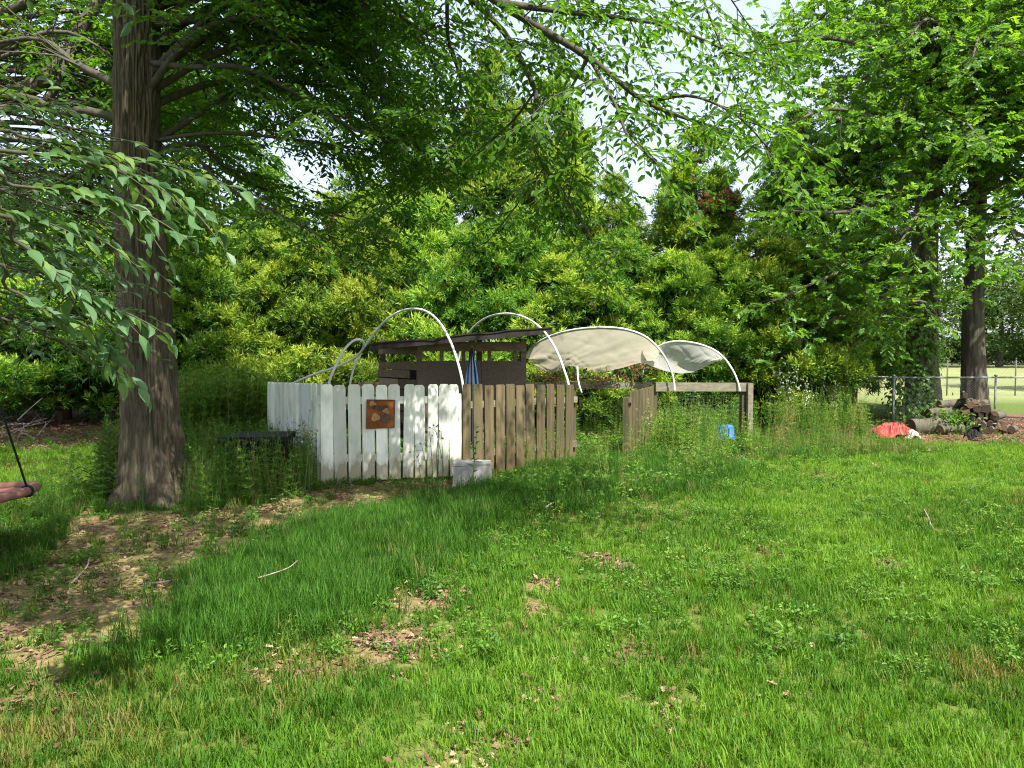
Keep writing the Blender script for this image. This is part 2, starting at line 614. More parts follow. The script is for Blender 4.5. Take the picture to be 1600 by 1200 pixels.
def log_end_mat():
    m = NT('cut_log_end')
    a = m.noise(m.coord('Object'), 26.0, 5)
    c = m.ramp(m.math('ADD', m.math('MULTIPLY', m.rnd(), 0.7), m.math('MULTIPLY', a, 0.35)), [(0.1, (0.035, 0.026, 0.02)), (0.55, (0.075, 0.052, 0.036)), (1.0, (0.20, 0.125, 0.075))])
    m.color(c)
    m.set(0.9, 0.2)
    m.bump(a, 0.4, 0.01)
    return m.m


M['cut_wood'] = log_end_mat()
M['dead'] = plain_mat('dead_stick', (0.24, 0.20, 0.165), 0.9, 0.2, 0.35, 14.0)
M['bone'] = plain_mat('bleached_stick', (0.62, 0.58, 0.5), 0.8, 0.2, 0.15, 14.0)
M['dry'] = plain_mat('dry_vine', (0.2, 0.105, 0.06), 0.9, 0.1, 0.4, 14.0)
M['stem'] = plain_mat('green_stem', (0.07, 0.13, 0.03), 0.6, 0.3, 0.25, 14.0)
M['seed'] = plain_mat('seed_head', (0.62, 0.60, 0.50), 0.8, 0.2, 0.2, 14.0)
M['seed_dull'] = plain_mat('yellowish_seed_head', (0.30, 0.28, 0.11), 0.8, 0.2, 0.2, 14.0)
M['brick'] = plain_mat('brick_wall', (0.20, 0.105, 0.08), 0.9, 0.2, 0.25, 14.0)
M['siding'] = plain_mat('white_siding', (0.68, 0.68, 0.66), 0.7, 0.3, 0.06, 4.0)
M['shingle'] = plain_mat('grey_shingle', (0.16, 0.155, 0.15), 0.9, 0.2, 0.25, 14.0)
M['glass'] = plain_mat('dark_window_glass', (0.03, 0.035, 0.04), 0.08, 0.6, 0.1, 4.0)


def sheet_mat(name, c, trans, see):
    m = NT(name)
    v = m.coord('Object')
    a = m.noise(v, 5.0, 5)
    w = m.noise(m.coord('Object', (60, 8, 60)), 5.0, 2)
    col = m.ramp(a, [(0.3, tuple(x * 0.82 for x in c)), (0.7, c)])
    col = m.mix(m.math('MULTIPLY', w, 0.22), col, tuple(x * 0.6 for x in c))
    m.color(col)
    m.set(0.75, 0.25)
    m.bump(a, 0.15, 0.01)
    tr = m.n('ShaderNodeBsdfTranslucent')
    m.l(col, tr.inputs[0])
    mx = m.n('ShaderNodeMixShader')
    mx.inputs[0].default_value = trans
    m.l(m.b.outputs[0], mx.inputs[1])
    m.l(tr.outputs[0], mx.inputs[2])
    tp = m.n('ShaderNodeBsdfTransparent')
    m2 = m.n('ShaderNodeMixShader')
    m2.inputs[0].default_value = see
    m.l(mx.outputs[0], m2.inputs[1])
    m.l(tp.outputs[0], m2.inputs[2])
    m.l(m2.outputs[0], m.out.inputs[0])
    return m.m


M['shade_cloth'] = sheet_mat('beige_shade_cloth', (0.46, 0.425, 0.33), 0.58, 0.12)
M['film'] = sheet_mat('white_row_cover', (0.50, 0.505, 0.47), 0.6, 0.06)


def sign_mat():
    m = NT('rusted_sign')
    v = m.coord('Object')
    a = m.noise(v, 9.0, 6, 0.65)
    b = m.noise(m.coord('Object', (1, 1, 0.35)), 16.0, 4)
    c = m.ramp(a, [(0.30, (0.09, 0.03, 0.013)), (0.52, (0.25, 0.075, 0.015)), (0.72, (0.42, 0.17, 0.04))])
    c = m.mix(m.math('MULTIPLY', b, 0.45), c, (0.13, 0.045, 0.016))
    m.color(c)
    m.set(0.85, 0.25)
    m.bump(a, 0.4, 0.004)
    return m.m


M['sign'] = sign_mat()
M['sign_dark'] = plain_mat('sign_dark_relief', (0.085, 0.06, 0.045), 0.8, 0.3, 0.4, 30.0)
M['sign_light'] = plain_mat('sign_ochre_relief', (0.36, 0.20, 0.075), 0.8, 0.3, 0.35, 30.0)
M['mould'] = None


# ------------------------------------------------------------------ ground zones (world coordinates)
DIRT = [G2(*p) for p in [(-250, 1040), (-250, 880), (0, 850), (120, 815), (280, 795), (420, 785), (520, 762), (700, 750), (790, 748), (790, 768), (690, 782), (560, 805), (440, 850), (330, 905), (210, 985), (60, 1040)]]
LONG = [G2(*p) for p in [(150, 1015), (330, 908), (480, 838), (600, 795), (700, 775), (770, 768), (780, 800), (720, 850), (650, 920), (560, 975), (420, 1000), (290, 1008)]]
LONG2 = [G2(*p) for p in [(760, 772), (860, 735), (960, 722), (1060, 720), (1140, 722), (1130, 748), (1020, 775), (900, 790), (800, 792)]]
PEN = [G2(*p) for p in [(500, 745), (430, 700), (440, 672), (900, 665), (1190, 672), (1165, 722), (1000, 716), (905, 722), (725, 745)]]
LITTER_R = [G2(*p) for p in [(1330, 672), (1400, 652), (1900, 640), (1950, 690), (1600, 694), (1440, 690)]]
LITTER_L = [G2(*p) for p in [(-200, 650), (190, 640), (330, 655), (200, 690), (100, 704), (-200, 712)]]
WEED_L = [G2(*p) for p in [(150, 805), (172, 718), (290, 690), (430, 684), (460, 735), (500, 768), (420, 780), (330, 800), (220, 812)]]
WEED_FARL = [G2(*p) for p in [(-300, 930), (-300, 800), (60, 800), (120, 800), (60, 900)]]
WEED_R = [G2(*p) for p in [(1130, 728), (1150, 690), (1200, 676), (1360, 680), (1380, 700), (1500, 706), (1300, 722)]]

TRUNK_FOOT = [G2(*p) for p in [(165, 835), (178, 772), (235, 755), (292, 772), (300, 830)]]
TALL_R = [G2(*p) for p in [(1190, 694), (1195, 662), (1355, 662), (1345, 690)]]
GATEWAY = [G2(*p) for p in [(903, 724), (905, 668), (985, 668), (985, 722)]]
TUB_VIEW = [(3.1, 11.0), (3.6, 11.0), (3.75, 12.1), (3.15, 12.1)]


def zones(x, y):
    """Surface fields on the ground: bare earth, leaf litter, long grass, weeds, 0..1."""
    wx = x + (fbm(x * 1.7, y * 1.7, 0, 3) - .5) * 0.9 + (fbm(x * 7, y * 7, 0, 4) - .5) * 0.5
    wy = y + (fbm(x * 1.7, y * 1.7, 0, 9) - .5) * 0.9 + (fbm(x * 7, y * 7, 0, 8) - .5) * 0.5
    dirt = in_poly(wx, wy, DIRT).astype(float)
    longg = (in_poly(wx, wy, LONG) | in_poly(wx, wy, LONG2)).astype(float)
    pen = in_poly(wx, wy, PEN).astype(float)
    lit = (in_poly(wx, wy, LITTER_R) | in_poly(wx, wy, LITTER_L)).astype(float)
    dirt = np.where(longg > 0, 0, dirt)
    n = fbm(x * 1.3, y * 1.3, 0, 21)
    n2 = fbm(x * 4.5, y * 4.5, 0, 33)
    # small bare patches in the lawn
    patch = np.zeros_like(x)
    for px, py, r, s in [(843, 915, .20, 1), (835, 950, .18, 1), (920, 868, .17, .9), (965, 876, .2, .9), (655, 942, .26, 1), (690, 925, .22, 1), (620, 1005, .30, 1), (560, 1030, .25, .8), (1385, 880, .16, 1), (450, 1040, .25, .7),
                         (990, 1025, .22, .6), (1040, 1110, .2, .6), (740, 1150, .25, .6), (1070, 795, .3, .7), (950, 790, .3, .6), (1290, 745, .3, .8), (1400, 742, .3, .7), (60, 1085, .25, .8), (860, 1080, .25, .5), (680, 1180, .2, .6), (840, 785, .2, .9), (1190, 860, .3, .4)]:
        g = G2(px, py)
        q = ((x - g[0]) ** 2 + ((y - g[1]) * 0.9) ** 2) / (r * r)
        patch = np.maximum(patch, s * np.exp(-q) * (0.55 + 0.9 * n2))
    thin = np.clip((fbm(x * 0.9, y * 0.9, 0, 77) - 0.52) * 4, 0, 1) * np.clip((3.5 - x) / 5, 0.1, 1)
    return dirt, lit, longg, pen, np.clip(patch * 1.25 - 0.3, 0, 1), n, n2, thin


def ground_height(x, y):
    return (fbm(x * 0.55, y * 0.55, 0, 5, 3) - 0.5) * 0.10 + (fbm(x * 2, y * 2, 0, 6, 2) - 0.5) * 0.012 - 0.0


def build_ground():
    m = NT('earth_and_turf')
    p = m.pos()
    n1 = m.noise(p, 3.0, 6, 0.6)
    n2 = m.noise(p, 28.0, 5, 0.7)
    n3 = m.noise(p, 0.35, 3)
    soil = m.ramp(n2, [(0.3, (0.075, 0.05, 0.03)), (0.55, (0.215, 0.14, 0.078)), (0.8, (0.37, 0.265, 0.15))])
    moss = m.ramp(n1, [(0.3, (0.07, 0.09, 0.022)), (0.7, (0.22, 0.20, 0.07))])
    thatch = m.ramp(n2, [(0.3, (0.04, 0.075, 0.01)), (0.6, (0.09, 0.125, 0.022)), (0.85, (0.20, 0.19, 0.07))])
    field = m.ramp(n3, [(0.3, (0.14, 0.175, 0.06)), (0.7, (0.21, 0.22, 0.10))])
    lit = m.ramp(n2, [(0.3, (0.06, 0.032, 0.02)), (0.6, (0.17, 0.095, 0.06)), (0.85, (0.30, 0.2, 0.13))])
    soilm = m.mix(m.ramp(n1, [(0.34, (0, 0, 0)), (0.58, (0.85,) * 3)]), soil, moss)
    c = m.mix(m.attr('bare'), thatch, soilm)
    c = m.mix(m.attr('patch'), c, soil)
    c = m.mix(m.attr('litter'), c, lit)
    c = m.mix(m.attr('field'), c, field)
    m.color(c)
    m.set(0.95, 0.1)
    m.bump(n2, 0.7, 0.02)
    # fine grid near the camera, coarse ring out to the horizon
    xs = np.concatenate([[-700, -300, -140, -70, -40, -26, -18], np.arange(-13, 13.01, 0.13), [18, 26, 40, 70, 140, 300, 700]])
    ys = np.concatenate([[-300, -80, -25, -8, -2], np.arange(0.6, 19, 0.11), [19.5, 21, 24, 30, 40, 60, 110, 220, 800]])
    X, Y = np.meshgrid(xs, ys)
    x, y = X.ravel(), Y.ravel()
    near = np.clip((20 - np.hypot(x, y - 6)) / 6, 0, 1)
    z = ground_height(x, y) * near
    dirt, lit, longg, pen, patch, n, nn2, thin = zones(x, y)
    fld = np.clip((y - 21) / 3, 0, 1) * 1.0
    bare = np.clip(np.maximum(dirt, pen * 0.7) + thin * 0.3, 0, 1)
    w, h = len(xs), len(ys)
    i = np.arange(h - 1)[:, None] * w
    j = np.arange(w - 1)[None]
    q = np.stack([i + j, i + j + 1, i + w + j + 1, i + w + j], -1).reshape(-1, 4)
    me = mesh_np('ground', np.stack([x, y, z], 1), [q], [m.m], None, True, None, {'bare': bare, 'litter': lit, 'patch': patch, 'field': fld})
    o = put('ground', me)
    tag(o, None, None, None, 'structure')


build_ground()


# ------------------------------------------------------------------ scattered ground cover
def source(name, me):
    return bpy.data.objects.new(name, me)        # not linked: geometry for the scatter only


def scatter(name, pts, rot, scl, idx, tint, sources):
    me = mesh_np(name, pts, [], (), None, False, None, {'rot': rot, 'scl': scl, 'idx': idx, 'tint': tint})
    o = put(name, me)
    ng = bpy.data.node_groups.new(name, 'GeometryNodeTree')
    ng.interface.new_socket('Geometry', in_out='INPUT', socket_type='NodeSocketGeometry')
    ng.interface.new_socket('Geometry', in_out='OUTPUT', socket_type='NodeSocketGeometry')
    N = ng.nodes
    gi, go = N.new('NodeGroupInput'), N.new('NodeGroupOutput')
    iop = N.new('GeometryNodeInstanceOnPoints')
    jn = N.new('GeometryNodeJoinGeometry')
    for s in sources:
        oi = N.new('GeometryNodeObjectInfo')
        oi.inputs['Object'].default_value = s
        oi.inputs['As Instance'].default_value = True
        ng.links.new(oi.outputs['Geometry'], jn.inputs[0])

    def at(nm, ty):
        a = N.new('GeometryNodeInputNamedAttribute')
        a.data_type = ty
        a.inputs['Name'].default_value = nm
        return a.outputs['Attribute']
    e2r = N.new('FunctionNodeEulerToRotation')
    ng.links.new(at('rot', 'FLOAT_VECTOR'), e2r.inputs[0])
    ng.links.new(gi.outputs[0], iop.inputs['Points'])
    ng.links.new(jn.outputs[0], iop.inputs['Instance'])
    iop.inputs['Pick Instance'].default_value = True
    ng.links.new(at('idx', 'FLOAT'), iop.inputs['Instance Index'])
    ng.links.new(e2r.outputs[0], iop.inputs['Rotation'])
    ng.links.new(at('scl', 'FLOAT'), iop.inputs['Scale'])
    ng.links.new(iop.outputs[0], go.inputs[0])
    md = o.modifiers.new('scatter', 'NODES')
    md.node_group = ng
    tag(o, None, None, None, 'stuff')
    return o


def blades(geo, base, az, lean, L, W, curve, seg=3):
    """Curved grass blades; all arrays of length n."""
    n = len(base)
    t = np.linspace(0, 1, seg + 1)
    d = np.stack([np.cos(az), np.sin(az), np.zeros(n)], 1)
    s = np.stack([-np.sin(az), np.cos(az), np.zeros(n)], 1)
    out = np.zeros((n, seg + 1, 3))
    ang = lean[:, None] + curve[:, None] * t[None]
    dx = np.cumsum(np.concatenate([np.zeros((n, 1)), np.sin(ang[:, :-1])], 1), 1) / seg
    dz = np.cumsum(np.concatenate([np.zeros((n, 1)), np.cos(ang[:, :-1])], 1), 1) / seg
    out = base[:, None] + d[:, None] * (dx * L[:, None])[..., None]
    out[..., 2] += dz * L[:, None]
    wd = W[:, None] * (np.array([0.8, 1.0, 0.8, 0.5, 0.3])[:seg + 1] if seg < 4 else np.linspace(1, .3, seg + 1))[None] * 0.5
    wd = wd.copy()
    wd[:, -1] = 0
    lft = out + s[:, None] * wd[..., None]
    rgt = out - s[:, None] * wd[..., None]
    # vertices per blade: pairs for 0..seg-1, then tip
    V = np.concatenate([np.stack([lft[:, :seg], rgt[:, :seg]], 2).reshape(n, 2 * seg, 3), out[:, -1:]], 1)
    K = 2 * seg + 1
    b = np.arange(n)[:, None] * K
    polys = [b + np.array([2 * k, 2 * k + 1, 2 * k + 3, 2 * k + 2])[None] for k in range(seg - 1)]
    polys.append(b + np.array([2 * seg - 2, 2 * seg - 1, 2 * seg])[None])
    geo.add(V.reshape(-1, 3), polys)


def tuft(n, spread, L0, L1, W0, W1, lean, curve, mat, rs):
    r = np.random.default_rng(rs)
    g = Geo()
    a = r.uniform(0, 2 * PI, n)
    q = np.sqrt(r.uniform(0, 1, n)) * spread
    base = np.stack([np.cos(a) * q, np.sin(a) * q, np.full(n, -0.01)], 1)
    blades(g, base, r.uniform(0, 2 * PI, n), np.abs(r.normal(0, lean, n)), r.uniform(L0, L1, n), r.uniform(W0, W1, n), r.uniform(0.1, curve, n))
    return g.mesh('tuft', [mat])


lawn_src = [source('lawn_tuft', tuft(15,   .045, .05, .12, .0038, .007, .36, .9, M['lawn'], k)) for k in range(6)]
long_src = [source('long_tuft', tuft(20, .06, .14, .30, .004, .007, .30, 1.1, M['long_grass'], 20 + k)) for k in range(5)]


def ground_points(n, y0, y1, xr=0.86, power=1.0, rs=1):
    """Random ground points in the view wedge; density falls with distance when power > 0."""
    r = np.random.default_rng(rs)
    # pdf over d proportional to d^(1-power)
    u = r.uniform(0, 1, n)
    e = 2.0 - power
    d = (y0 ** e + u * (y1 ** e - y0 ** e)) ** (1 / e)
    x = r.uniform(-1, 1, n) * (xr * d + 0.3)
    return x, d, r


def place(name, x, y, r, s0, s1, tint, sources, tilt=0.12, zoff=0.0):
    n = len(x)
    z = ground_height(x, y) + zoff
    rot = np.stack([r.normal(0, tilt, n), r.normal(0, tilt, n), r.uniform(0, 2 * PI, n)], 1)
    return scatter(name, np.stack([x, y, z], 1), rot, r.uniform(s0, s1, n), r.integers(0, len(sources), n), tint, sources)


def lawn():
    x, y, r = ground_points(62000, 2.1, 15.5, 0.86, 1.0, 5)
    dirt, lit, longg, pen, patch, n, n2, thin = zones(x, y)
    keep = 1.0 - np.maximum.reduce([dirt * (0.96 - 0.22 * (n2 > 0.58)), lit * 0.93, pen * 0.8, patch * 1.0, longg * 0.5, thin * 0.45])
    keep *= np.where((y > 11.5) & (x > -4) & (x < 5.5), 0.5, 1)
    k = r.uniform(0, 1, len(x)) < keep
    x, y, thin, n2, longg = x[k], y[k], thin[k], n2[k], longg[k]
    hn = fbm(x * 2.2, y * 2.2, 0, 91, 3)
    tint = np.clip(0.55 + r.normal(0, 0.16, len(x)) + (fbm(x * 1.1, y * 1.1, 0, 92, 3) - .5) * 1.1 + np.clip(x, -3, 5) * 0.025 + np.clip(y - 7, 0, 5) * 0.035 - thin * 0.15 + .35 * ((x < -4.5) & (y > 8.5)), 0.12, 1)  # rear left lawn tinted lighter to stand in for its sun patch
    tint = np.where(r.uniform(0, 1, len(x)) < 0.015 + thin * 0.08, 0.02, tint)
    place('lawn_grass', x, y, r, 0.48 * (0.8 + .6 * hn), 0.9 * (0.8 + .6 * hn), tint, lawn_src)


lawn()


def long_grass():
    x, y, r = ground_points(60000, 3.5, 10.5, 0.6, 0.7, 6)
    longg = zones(x + r.normal(0, .16, len(x)), y + r.normal(0, .16, len(x)))[2] > 0
    k = longg & (r.uniform(0, 1, len(x)) < .35 + .9 * fbm(x * 2.5, y * 2.5, 0, 61, 3))
    x, y = x[k], y[k]
    tint = np.clip(0.5 + r.normal(0, 0.2, len(x)), 0.0, 1)
    place('long_grass', x, y, r, 0.4, 0.85, tint, long_src)
    # ragged tufts at the foot of the trees, fences and along the edges
    x, y, r = ground_points(26000, 4.5, 15.0, 0.9, 0.9, 16)
    dirt, lit, longg, pen, patch, n, n2, thin = zones(x, y)
    w = in_poly(x, y, WEED_L) * 0.9 + in_poly(x, y, WEED_FARL) * 0.8 + in_poly(x, y, WEED_R) * 0.7 + pen * 0.28 + dirt * 0.05 * (n > 0.5)
    k = (r.uniform(0, 1, len(x)) < w) & ~(in_poly(x, y, TUB_VIEW) & (r.uniform(0, 1, len(x)) < .6)) & ~(in_poly(x, y, TRUNK_FOOT) & (r.uniform(0, 1, len(x)) < .62))
    x, y = x[k], y[k]
    wr = in_poly(x, y, WEED_R)
    place('rough_grass', x, y, r, 0.35, 0.8, np.where(wr, np.clip(.14 + r.normal(0, .12, len(x)), 0, 1), np.clip(0.45 + r.normal(0, 0.3, len(x)), 0, 1)), long_src)


long_grass()


def weed_sources():
    out = {}
    # wispy seeding grass and thin stalks
    L = []
    for k in range(4):
        r = np.random.default_rng(50 + k)
        g = Geo()
        ns = 5
        for s in range(ns):
            h = r.uniform(.45, .85)
            a = r.uniform(0, 2 * PI)
            b = np.array([r.normal(0, .04), r.normal(0, .04), 0])
            tip = b + np.array([math.cos(a) * .16 * h, math.sin(a) * .16 * h, h])
            mid = (b + tip) / 2 + np.array([0, 0, .05])
            pts = spline([b, mid, tip], 6)
            g.tubes(pts, np.linspace(.0022, .0010, 6), 3, False)
            m = 26
            t = r.uniform(.55, 1, m)
            pos = pts[np.minimum((t * 5).astype(int), 5)] + r.normal(0, .012, (m, 3))
            d = norm(r.normal(0, 1, (m, 3)) + np.array([0, 0, .9]))
            leaves_into(g, LEAF_LANCE, pos, d, norm(r.normal(0, 1, (m, 3))), r.uniform(.012, .035, m), r.uniform(.003, .007, m), .5)
            m = 7
            t = r.uniform(.05, .6, m)
            pos = pts[np.minimum((t * 5).astype(int), 5)]
            d = norm(np.stack([np.cos(r.uniform(0, 6.3, m)), np.sin(r.uniform(0, 6.3, m)), np.full(m, .8)], 1))
            leaves_into(g, LEAF_LANCE, pos, d, norm(r.normal(0, 1, (m, 3))), r.uniform(.06, .14, m), r.uniform(.004, .008, m), .5)
        L.append(source('wispy_weed', g.mesh('wispy_weed', [M['weed']])))
    out['wispy'] = L
    # leafy upright stalks
    L = []
    for k in range(4):
        r = np.random.default_rng(70 + k)
        g = Geo()
        for s in range(3):
            h = r.uniform(.5, .85)
            a = r.uniform(0, 2 * PI)
            b = np.array([r.normal(0, .05), r.normal(0, .05), 0])
            tip = b + np.array([math.cos(a) * .1, math.sin(a) * .1, h])
            pts = spline([b, (b + tip) / 2 + r.normal(0, .015, 3), tip], 8)
            g.tubes(pts, np.linspace(.004, .0018, 8), 3, False)
            m = 46
            t = np.linspace(.12, 1, m)
            pos = pts[np.minimum((t * 7).astype(int), 7)] + r.normal(0, .006, (m, 3))
            az = np.arange(m) * 2.4 + r.normal(0, .3, m)
            d = norm(np.stack([np.cos(az), np.sin(az), .25 + .9 * t], 1))
            nr = norm(np.stack([-np.cos(az) * .6, -np.sin(az) * .6, np.ones(m)], 1))
            leaves_into(g, LEAF_LANCE, pos, d, nr, r.uniform(.06, .11, m) * (1.15 - .55 * t), r.uniform(.012, .02, m), .5)
        L.append(source('leafy_weed', g.mesh('leafy_weed', [M['weed']])))
    out['leafy'] = L
    # low broad leaves
    L = []
    for k in range(4):
        r = np.random.default_rng(90 + k)
        g = Geo()
        m = 34
        az = r.uniform(0, 2 * PI, m)
        rad = r.uniform(.02, .13, m)
        hh = r.uniform(.03, .2, m)
        pos = np.stack([np.cos(az) * rad, np.sin(az) * rad, hh], 1)
        d = norm(np.stack([np.cos(az), np.sin(az), r.normal(.1, .4, m)], 1))
        nr = norm(np.stack([r.normal(0, .4, m), r.normal(0, .4, m), np.ones(m)], 1))
        leaves_into(g, LEAF_OVAL, pos, d, nr, r.uniform(.035, .075, m), r.uniform(.02, .045, m), .5)
        st = np.stack([pos * [[.1, .1, 0]], pos * [[.6, .6, .6]], pos], 1)
        g.tubes(st, np.full((m, 3), .0014), 3, False)
        L.append(source('broad_weed', g.mesh('broad_weed', [M['weed']])))
    out['broad'] = L
    return out


WS = weed_sources()


def weeds():
    # wispy
    x, y, r = ground_points(20000, 6.0, 15.0, 0.85, 0.6, 31)
    dirt, lit, longg, pen, patch, n, n2, thin = zones(x, y)
    wl, wr = in_poly(x, y, WEED_L), in_poly(x, y, WEED_R)
    w = wl * 0.42 * (n > .42) + wr * 0.38 * np.clip((fbm(x * 1.4, y * 1.4, 0, 66, 3) - .42) * 5, 0, 1) + in_poly(x, y, LONG2) * .07 + pen * 0.15 * (x > 1.9) + in_poly(x, y, TALL_R) * .06 + in_poly(x, y, WEED_FARL) * .12
    k = (r.uniform(0, 1, len(x)) < w) & ~(in_poly(x, y, TUB_VIEW) & (r.uniform(0, 1, len(x)) < .6)) & ~(in_poly(x, y, TRUNK_FOOT) & (r.uniform(0, 1, len(x)) < .9)) & ~(in_poly(x, y, GATEWAY) & (r.uniform(0, 1, len(x)) < .55))
    xx, yy = x[k], y[k]
    wr2 = in_poly(xx, yy, WEED_R)
    tr = in_poly(xx, yy, TALL_R)
    place('wispy_weeds', xx, yy, r, np.where(tr, .8, .45 - .1 * wr2), np.where(tr, 1.35, 1.0 - .4 * wr2), np.where(xx > 1, np.clip(.66 + r.normal(0, .36, len(xx)) - wr2 * .18, 0, 1), np.clip(.5 + r.normal(0, .22, len(xx)), 0.1, 1)), WS['wispy'], .08)
    # leafy stalks
    x, y, r = ground_points(16000, 6.0, 15.0, 0.85, 0.6, 32)
    dirt, lit, longg, pen, patch, n, n2, thin = zones(x, y)
    back = in_poly(x, y, [G2(*p) for p in [(285, 712), (300, 670), (445, 668), (415, 700)]])
    w = back * .8 + in_poly(x, y, WEED_L) * .22 + pen * .10 * (x > 0.7) + in_poly(x, y, [G2(*p) for p in [(905, 690), (900, 668), (1180, 670), (1160, 705), (1030, 712)]]) * .28 + in_poly(x, y, [G2(*p) for p in [(1200, 690), (1210, 668), (1350, 664), (1360, 684)]]) * .45 \
        + in_poly(x, y, [G2(*p) for p in [(165, 780), (175, 712), (205, 712), (190, 770)]]) * .3
    k = (r.uniform(0, 1, len(x)) < w) & ~(in_poly(x, y, TUB_VIEW) & (r.uniform(0, 1, len(x)) < .6)) & ~(in_poly(x, y, TRUNK_FOOT) & (r.uniform(0, 1, len(x)) < .9)) & ~(in_poly(x, y, GATEWAY) & (r.uniform(0, 1, len(x)) < .55))
    xx, yy, bk = x[k], y[k], back[k]
    place('leafy_weeds', xx, yy, r, np.where(in_poly(xx, yy, GATEWAY), .3, .5 + .7 * bk), np.where(in_poly(xx, yy, GATEWAY), .6, .95 + .85 * bk), np.clip(.6 + r.normal(0, .16, len(xx)) + bk * .15, .25, 1), WS['leafy'], .08)
    # low broad leaves
    x, y, r = ground_points(30000, 3.5, 13.0, 0.85, 0.8, 33)
    dirt, lit, longg, pen, patch, n, n2, thin = zones(x, y)
    l2 = in_poly(x, y, LONG2)
    w = pen * .22 + l2 * (.10 + .22 * (n > .5)) + in_poly(x, y, WEED_L) * .25 + in_poly(x, y, WEED_R) * .2 + dirt * .03 * (n > .52) + .20 * (dirt < .5) * (n > .56) + .03 + in_poly(x, y, WEED_FARL) * .2
    k = (r.uniform(0, 1, len(x)) < w) & ~(in_poly(x, y, TUB_VIEW) & (r.uniform(0, 1, len(x)) < .6)) & ~(in_poly(x, y, TRUNK_FOOT) & (r.uniform(0, 1, len(x)) < .9)) & ~(in_poly(x, y, GATEWAY) & (r.uniform(0, 1, len(x)) < .55))
    xx, yy = x[k], y[k]
    lowm = in_poly(xx, yy, LONG2) | (zones(xx, yy)[3] > 0)
    sc = np.where(lowm, .72, np.where(n[k] > .56, .36, .5))
    n_ = len(xx)
    rot = np.stack([r.normal(0, .15, n_), r.normal(0, .15, n_), r.uniform(0, 6.3, n_)], 1)
    scatter('broadleaf_weeds', np.stack([xx, yy, ground_height(xx, yy)], 1), rot, r.uniform(.6, 1.3, n_) * sc, r.integers(0, 4, n_), np.clip(.5 + r.normal(0, .15, n_), .25, .95), WS['broad'])


weeds()


def fallen_leaves():
    src = []
    for k in range(4):
        r = np.random.default_rng(120 + k)
        g = Geo()
        m = 7
        pos = np.stack([r.normal(0, .06, m), r.normal(0, .06, m), r.uniform(0.003, .03, m)], 1)
        az = r.uniform(0, 6.3, m)
        leaves_into(g, LEAF_OAK, pos, np.stack([np.cos(az), np.sin(az), r.normal(0, .3, m)], 1), norm(np.stack([r.normal(0, .35, m), r.normal(0, .35, m), np.ones(m)], 1)), r.uniform(.03, .065, m), r.uniform(.02, .04, m), .5)
        src.append(source('leaf_scatter', g.mesh('leaf_scatter', [M['litter']])))
    x, y, r = ground_points(42000, 2.3, 16.5, 0.95, 0.8, 41)
    dirt, lit, longg, pen, patch, n, n2, thin = zones(x, y)
    w = lit * .6 + dirt * .30 * (n2 > .42) + patch * .45 + thin * .035 + pen * .1 + .006 + (in_poly(x, y, [G2(*p) for p in [(505, 762), (720, 745), (720, 755), (510, 775)]])) * .3
    k = (r.uniform(0, 1, len(x)) < w)
    x, y = x[k], y[k]
    place('fallen_leaves', x, y, r, .6, 1.15, r.uniform(0, 1, len(x)), src, .15, .004)


fallen_leaves()


# ------------------------------------------------------------------ trees
SUN_GAP1 = [G2(*p) for p in [(-120, 800), (-120, 690), (160, 680), (190, 740), (60, 790)]]
SUN_GAP2 = [G2(*p) for p in [(285, 770), (275, 670), (440, 662), (450, 720), (400, 765)]]
def path_sample(pts, t):
    n = len(pts) - 1
    f = np.clip(t, 0, 1) * n
    i = np.minimum(f.astype(int), n - 1)
    w = (f - i)[:, None]
    return pts[i] * (1 - w) + pts[i + 1] * w, norm(pts[i + 1] - pts[i])


